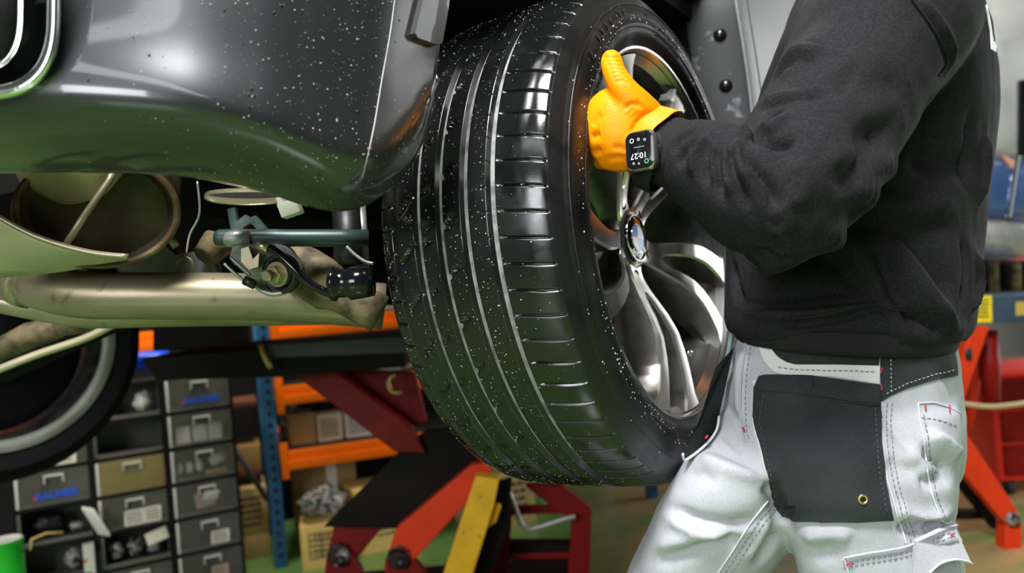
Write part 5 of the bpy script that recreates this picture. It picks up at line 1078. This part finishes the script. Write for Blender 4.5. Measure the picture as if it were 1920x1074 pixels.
tag(blob(rx0 + RX * 0.10 + RYv * 0.35 + EZ * (s1 + 0.11), 0.045, 0.05, 0.085, m_bagc, 'clear_sack', None, 63, 0.5), 'grey crinkled sack beside the blue post on the middle shelf', 'sack')
for q, (x, v) in enumerate(((0.30, 3), (0.42, 2), (0.53, 3), (0.64, 2))): carton(x, 0.14, s2, 0.10, 0.16, 0.07 + 0.01 * (q % 2), v, ('small white carton, first in the row above the red arm', 'small cream carton, second in the row above the red arm', 'small white carton, third in the row above the red arm', 'small cream carton, last in the row above the red arm')[q], False)
carton(0.25, 0.16, s3, 0.30, 0.2, 0.06, 2, 'flat cream box on the top shelf over the orange beam', False); carton(0.60, 0.16, s3, 0.26, 0.2, 0.05, 3, 'flat white box on the top shelf over the orange beam', False)
carton(0.225, 0.30, 0.0, 0.27, 0.22, 0.365, 1, 'brown taped box under the lower orange beam', True)
carton(0.185, -0.04, 0.0, 0.20, 0.20, 0.18, 4, 'cardboard box with printed table on the floor by the blue post', False, 'table', -0.1)
carton(0.435, 0.05, 0.0, 0.27, 0.22, 0.275, 4, 'large yellowish carton with blue print standing behind the lift arm', False, 'Fixxit', 0.12)
carton(0.97, 0.10, 0.0, 0.30, 0.30, 0.24, 0, 'cardboard box on the floor behind the black lift plate', False, 'rows', 0.05)
carton(-0.115, 0.30, 0.0, 0.17, 0.24, 0.10, 0, 'brown box on the floor left of the blue post, lower of two', False); carton(-0.115, 0.30, 0.101, 0.17, 0.24, 0.20, 0, 'brown box with dark print left of the blue post, upper of two', False, 'rows')
carton(-0.125, 0.33, 0.376, 0.17, 0.2, 0.10, 1, 'dim brown box left of the blue post on the maroon crosspiece', False)
tag(blob(rx0 + RX * 0.175 - RYv * 0.04 + EZ * 0.252, 0.095, 0.085, 0.052, m_bagc, 'clear_bag', None, 71, 0.6), 'crumpled clear plastic bag on the box with the printed table', 'bag')
tag(blob(rx0 - RX * 0.52 + RYv * 0.2 + EZ * 0.90, 0.16, 0.1, 0.05, mat('blue_tarp', (0.01, 0.06, 0.55), 0.4), 'blue_sheet', None, 81, 0.4), 'blue plastic sheet behind the far tyre under the orange beam', 'sheet')
# ---- scissor lift under the car
lift = thing('scissor_lift', P(780, 1100, 2.45) * np.array([1, 1, 0]), 'red and black scissor lift with a yellow arm under the car', 'lift')
m_lr = mat('red_lift_paint', (0.20, 0.004, 0.003), 0.5, spec=0.2, noise=[(7, (0.12, 0.003, 0.002), 0.45, 0.7), (40, (0.05, 0.02, 0.015), 0.66, 0.72)]); m_lo = mat('orange_red_lift_paint', (0.72, 0.045, 0.008), 0.5, spec=0.2, noise=[(5, (0.62, 0.04, 0.01), 0.45, 0.7)])
m_ly = mat('yellow_lift_paint', (0.85, 0.46, 0.01), 0.4, noise=[(9, (0.7, 0.36, 0.01), 0.45, 0.7), (70, (0.12, 0.07, 0.02), 0.68, 0.72)]); m_lk = mat('black_lift_steel', (0.006, 0.005, 0.0045), 0.6, noise=[(5, (0.012, 0.008, 0.005), 0.5, 0.7)], spec=0.1)
m_worn = mat('worn_bare_steel', (0.4, 0.36, 0.34), 0.4, 0.6, noise=[(18, (0.02, 0.008, 0.006), 0.38, 0.5)])
def plate(name, poly, d, th_, m, parent, dd=None, label=None):
    ds = dd if dd else [d] * len(poly)
    V, Fc = prism([P(x, y, q) for (x, y), q in zip(poly, ds)], CF * th_)
    o = mk(name, V, Fc, m, parent, False, label=label); b_ = o.modifiers.new('b', 'BEVEL'); b_.width = 0.004; b_.segments = 2; b_.limit_method = 'ANGLE'
    return o
plate('platform', [(262, 672), (500, 652), (716, 640), (760, 640), (760, 688), (500, 708), (292, 712)], 2.15, 0.55, m_lk, lift)
plate('platform_rail', [(498, 645), (760, 628), (760, 662), (506, 672)], 2.12, 0.03, mat('blue_grey_steel', (0.035, 0.038, 0.043), 0.5, 0.3), lift)
plate('lift_pad', [(286, 596), (420, 594), (424, 652), (286, 658)], 2.2, 0.2, m_lk, lift)
mk('safety_hook', *tube(smooth_path(PP([(488, 645, 2.1), (496, 668, 2.09), (508, 690, 2.1)]), 8), 0.008, 8), mat('brass_hook', (0.4, 0.28, 0.1), 0.4, 0.7), lift)
plate('cross_arm', [(548, 700), (628, 696), (770, 800), (796, 850), (742, 848)], 2.32, 0.05, m_lr, lift)
plate('arm_flange', [(612, 700), (700, 694), (778, 700), (800, 790), (772, 802)], 2.42, 0.03, m_lr, lift)
plate('gusset_plate', [(606, 988), (758, 838), (800, 806), (885, 800), (908, 866), (748, 992)], 2.36, 0.03, m_lk, lift)
plate('lower_arm', [(884, 872), (912, 868), (920, 892), (770, 1058), (722, 1052), (742, 992)], 2.28, 0.05, m_lo, lift)
plate('lower_arm', [(626, 984), (716, 990), (660, 1058), (612, 1046)], 2.40, 0.05, m_lr, lift)
plate('link_plate', [(612, 1040), (660, 1040), (676, 1074), (690, 1150), (600, 1150)], 2.38, 0.05, m_lr, lift); plate('link_plate', [(722, 1046), (770, 1046), (800, 1080), (800, 1150), (716, 1150)], 2.27, 0.05, m_lr, lift)
for x, y, d in ((632, 1046, 2.36), (745, 1050, 2.25)):
    j = mk('pivot', *lathe([(0.0, 0.0), (0.0, 0.024), (-0.02, 0.034), (-0.09, 0.034), (-0.1, 0.03)], 24, axes(P(x, y, d), CR, CU, -CF)), m_worn, lift, angle=40); mk('pivot_cap', *lathe([(0.012, 0.0), (0.010, 0.014), (0.0, 0.018)], 16, axes(P(x + 8, y + 6, d), CR, CU, -CF)), m_black, j)
plate('locking_arm', [(892, 892), (936, 898), (926, 950), (876, 1110), (820, 1110)], 2.22, 0.05, m_ly, lift); plate('locking_arm', [(930, 946), (940, 950), (930, 980), (914, 990)], 2.26, 0.03, m_ly, lift)
plate('side_plate', [(905, 915), (960, 900), (952, 1000), (905, 1110), (860, 1130)], 2.32, 0.05, m_lk, lift)
plate('upright', [(926, 930), (962, 930), (950, 1120), (904, 1120)], 2.5, 0.06, m_lr, lift)
plate('cross_arm', [(985, 912), (1056, 912), (1108, 952), (1112, 966), (1084, 976), (1050, 962)], 2.5, 0.06, m_lr, lift)
plate('upright', [(1074, 972), (1110, 962), (1104, 1120), (1062, 1120)], 2.5, 0.06, m_lr, lift)
plate('crossbar', [(944, 952), (1056, 950), (1066, 962), (944, 966)], 2.55, 0.04, m_lr, lift); plate('crossbar', [(930, 1020), (1072, 1020), (1072, 1036), (930, 1038)], 2.52, 0.06, m_lk, lift); plate('crossbar', [(930, 1038), (1072, 1036), (1074, 1048), (930, 1050)], 2.52, 0.05, m_lr, lift)
mk('bent_rod', *tube(smooth_path(PP([(946, 905, 2.45), (962, 940, 2.45), (976, 978, 2.45), (990, 991, 2.45), (1010, 988, 2.45), (1060, 972, 2.45), (1078, 968, 2.45)]), 30), 0.008, 10), mat('zinc_rod', (0.45, 0.44, 0.42), 0.4, 0.5), lift)
mk('hook_ring', *tube(smooth_path(PP([(738, 702, 2.3), (728, 716, 2.3), (734, 734, 2.3), (752, 736, 2.3)]), 10), 0.007, 8), mat('brass_hook', (0.4, 0.28, 0.1), 0.4, 0.7), lift)
bb0 = P(780, 1130, 2.35); bx('base_frame', np.array([bb0[0], bb0[1], 0.08]), (EX, EY, EZ), (0.95, 0.7, 0.16), m_lk, lift, 0.01)
tag(mk('green_bucket', *lathe([(0, 0), (0, 0.075), (0.2, 0.095), (0.2, 0.088), (0.02, 0.07)], 28, axes(P(1000, 960, 4.45) * np.array([1, 1, 0]), EX, EY, EZ)), mat('green_plastic', (0.03, 0.6, 0.08), 0.35)), 'bright green bucket on the floor behind the red lift arm', 'bucket')
# ---- red platform lying on the floor further back
rp0, rp1 = P(1120, 916, 4.3), P(1900, 905, 4.4)
rb = thing('floor_platform', (rp0 + rp1) / 2 * np.array([1, 1, 0]), 'long low red steel platform lying on the floor behind the wheel', 'platform')
zc_ = rp0[2]
for k, (a, b) in enumerate(((1080, 1196), (1202, 1300), (1310, 1800), (1806, 1990))):
    p, q = P(a, 916, 4.3), P(b, 900, 4.35); p[2] = q[2] = zc_
    c = (p + q) / 2; L_ = np.linalg.norm(q - p); e = nrm(q - p); mk('platform_section', *boxv(np.array([c[0], c[1] + 0.2, zc_ / 2]), e, np.array([-e[1], e[0], 0]), EZ, L_, 0.5, zc_, 0.006), mat('bright_red_paint', (0.72, 0.02, 0.012), 0.35), rb, angle=30)
# ---- second lift and car at the right
l2 = thing('scissor_lift', P(1880, 1150, 2.9) * np.array([1, 1, 0]), 'orange-red scissor lift with blue beam at the right edge behind the trousers', 'lift')
plate('top_beam', [(1780, 558), (2060, 548), (2060, 600), (1780, 608)], 2.9, 0.5, mat('navy_beam', (0.035, 0.06, 0.10), 0.35, noise=[(4, (0.06, 0.09, 0.13), 0.4, 0.7)]), l2)
stk = plate('warning_sticker', [(1814, 556), (1860, 554), (1861, 604), (1814, 606)], 2.896, 0.003, mat('yellow_sticker', (0.9, 0.65, 0.01), 0.45), l2, label='yellow warning sticker')
rows_of_text(P(1838, 578, 2.894), CR, CU, 5, 0.062, 0.075, m_ink, stk, 3)
plate('beam_lettering', [(1905, 566), (1950, 564), (1950, 590), (1905, 592)], 2.896, 0.003, mat('ochre_print', (0.5, 0.36, 0.06), 0.5), l2)
plate('upper_arm', [(1822, 612), (1856, 612), (1812, 740), (1796, 800), (1776, 770)], 2.88, 0.05, m_lo, l2)
mk('slot_hole', *lathe([(0.004, 0.0), (0.004, 0.02), (0.0, 0.022)], 20, axes(P(1816, 664, 2.876), CR * 0.6, CU * 1.1, -CF)), m_black, l2)
plate('lower_arm', [(1790, 770), (1812, 812), (1912, 962), (1914, 990), (1894, 992), (1784, 862)], 2.86, 0.05, m_lo, l2)
plate('leg', [(1886, 985), (1916, 978), (1918, 1120), (1880, 1120)], 2.86, 0.06, m_lo, l2)
plate('lower_arm', [(1780, 850), (1796, 872), (1880, 990), (1870, 996), (1776, 880)], 2.95, 0.05, m_lk, l2)
mk('pivot', *lathe([(0.0, 0.0), (0.0, 0.02), (-0.02, 0.03), (-0.06, 0.03)], 20, axes(P(1903, 975, 2.845), CR, CU, -CF)), m_worn, l2)
plate('crossbar', [(1770, 958), (1890, 960), (1890, 974), (1770, 974)], 3.0, 0.05, m_lk, l2); plate('base_frame', [(1770, 1052), (2050, 1050), (2050, 1110), (1770, 1110)], 2.9, 0.5, m_lk, l2)
mk('hydraulic_cylinder', *tube(PP([(1850, 620, 3.0), (1856, 690, 3.0), (1860, 760, 3.0)]), [0.036, 0.036, 0.03], 18), m_lr, l2); mk('hydraulic_cylinder', *tube(PP([(1842, 625, 3.05), (1826, 720, 3.05), (1812, 800, 3.05)]), 0.02, 14), m_lo, l2)
mk('hydraulic_hose', *tube(smooth_path(PP([(1800, 756, 2.84), (1850, 762, 2.82), (1890, 760, 2.82), (1980, 748, 2.85)]), 16), 0.010, 8), mat('tan_hose', (0.45, 0.33, 0.18), 0.5), l2)
tc_ = thing('tool_trolley', P(1900, 900, 3.7) * np.array([1, 1, 0]), 'glossy red tool trolley behind the right-hand lift', 'trolley')
q = P(1900, 840, 3.7); tq = np.array([q[0] + 0.12, q[1], 0.0])
mk('trolley_body', *boxv(tq + EZ * 0.30, EX, EY, EZ, 0.7, 0.5, 0.46, 0.012), mat('bright_red_paint', (0.72, 0.02, 0.012), 0.35), tc_, angle=30)
for k in range(3):
    dr = mk('drawer', *boxv(tq + EZ * (0.16 + k * 0.145) - EY * 0.255, EX, EY, EZ, 0.64, 0.02, 0.13, 0.006), m_lr, tc_, angle=30); mk('handle', *boxv(tq + EZ * (0.2 + k * 0.145) - EY * 0.275, EX, EY, EZ, 0.4, 0.012, 0.014, 0.003), m_dbin, dr, angle=30)
for sx in (-1, 1):
    for sy in (-1, 1): mk('castor', *lathe([(-0.012, 0), (-0.012, 0.035), (0.012, 0.035), (0.012, 0)], 20, axes(tq + EX * sx * 0.28 + EY * sy * 0.2 + EZ * 0.036, EY, EZ, EX)), m_black, tc_)
v2 = thing('car', P(1960, 560, 3.4) * np.array([1, 1, 0]), 'silver car with a painted-in blue reflection standing on the lift at the right edge', 'car')
def vgrid(name, prof, m, zoff=0.0):
    rows = []
    for k, x in enumerate((1720, 1790, 1850, 1890, 1930, 1990, 2080)):
        bow = (0.20, 0.05, 0.0, 0.0, 0.02, 0.08, 0.2)[k]
        rows.append([P(x, y + (x - 1850) * 0.03, d + bow + zoff) for y, d in prof])
    o = grid_mesh(name, np.array(rows), m, v2); mm = o.modifiers.new('t', 'SOLIDIFY'); mm.thickness = 0.02; return o
m_sil = mat('silver_paint', (0.52, 0.52, 0.50), 0.4, 0.25, coat=0.6, coatr=0.2, noise=[(9, (0.40, 0.40, 0.37), 0.45, 0.7)]); m_vbl = mat('blue_reflection', (0.05, 0.10, 0.26), 0.3, 0.3, coat=1.0, noise=[(5, (0.12, 0.16, 0.28), 0.5, 0.7)])  # blue reflection low on the silver body, put into the base colour
vgrid('body_side', [(300, 3.18), (250, 3.16), (180, 3.16), (100, 3.18), (40, 3.24), (0, 3.32), (-40, 3.46), (-70, 3.7)], m_sil)
vgrid('lower_panel', [(300, 3.18), (340, 3.165), (380, 3.17), (408, 3.19)], m_vbl)
vgrid('bumper', [(414, 3.20), (430, 3.15), (455, 3.15), (475, 3.20), (486, 3.30)], mat('grey_bumper', (0.3, 0.3, 0.3), 0.25, 0.4, coat=1.0, noise=[(6, (0.5, 0.47, 0.42), 0.5, 0.7)]))
vgrid('panel_gap', [(407, 3.21), (415, 3.21)], m_black)
plate('window', [(1912, 150), (1990, 140), (1990, 285), (1912, 292)], 3.14, 0.02, m_blackgloss, v2); plate('chrome_strip', [(1904, 292), (1914, 292), (1896, 408), (1888, 408)], 3.14, 0.02, m_chrome, v2); plate('lamp_reflector', [(1876, 288), (1904, 300), (1900, 318)], 3.13, 0.02, mat('amber_lamp', (0.6, 0.3, 0.2), 0.3), v2)
for k, x in enumerate((1838, 1858, 1880, 1900, 1924)): mk('suspension_strut', *tube(PP([(x, 470, 3.5), (x + 3, 560, 3.5)]), 0.03, 10), m_tanc if k % 2 else m_under, v2)
plate('underbody', [(1760, 480), (2080, 480), (2080, 520), (1760, 520)], 3.8, 0.3, m_under, v2)
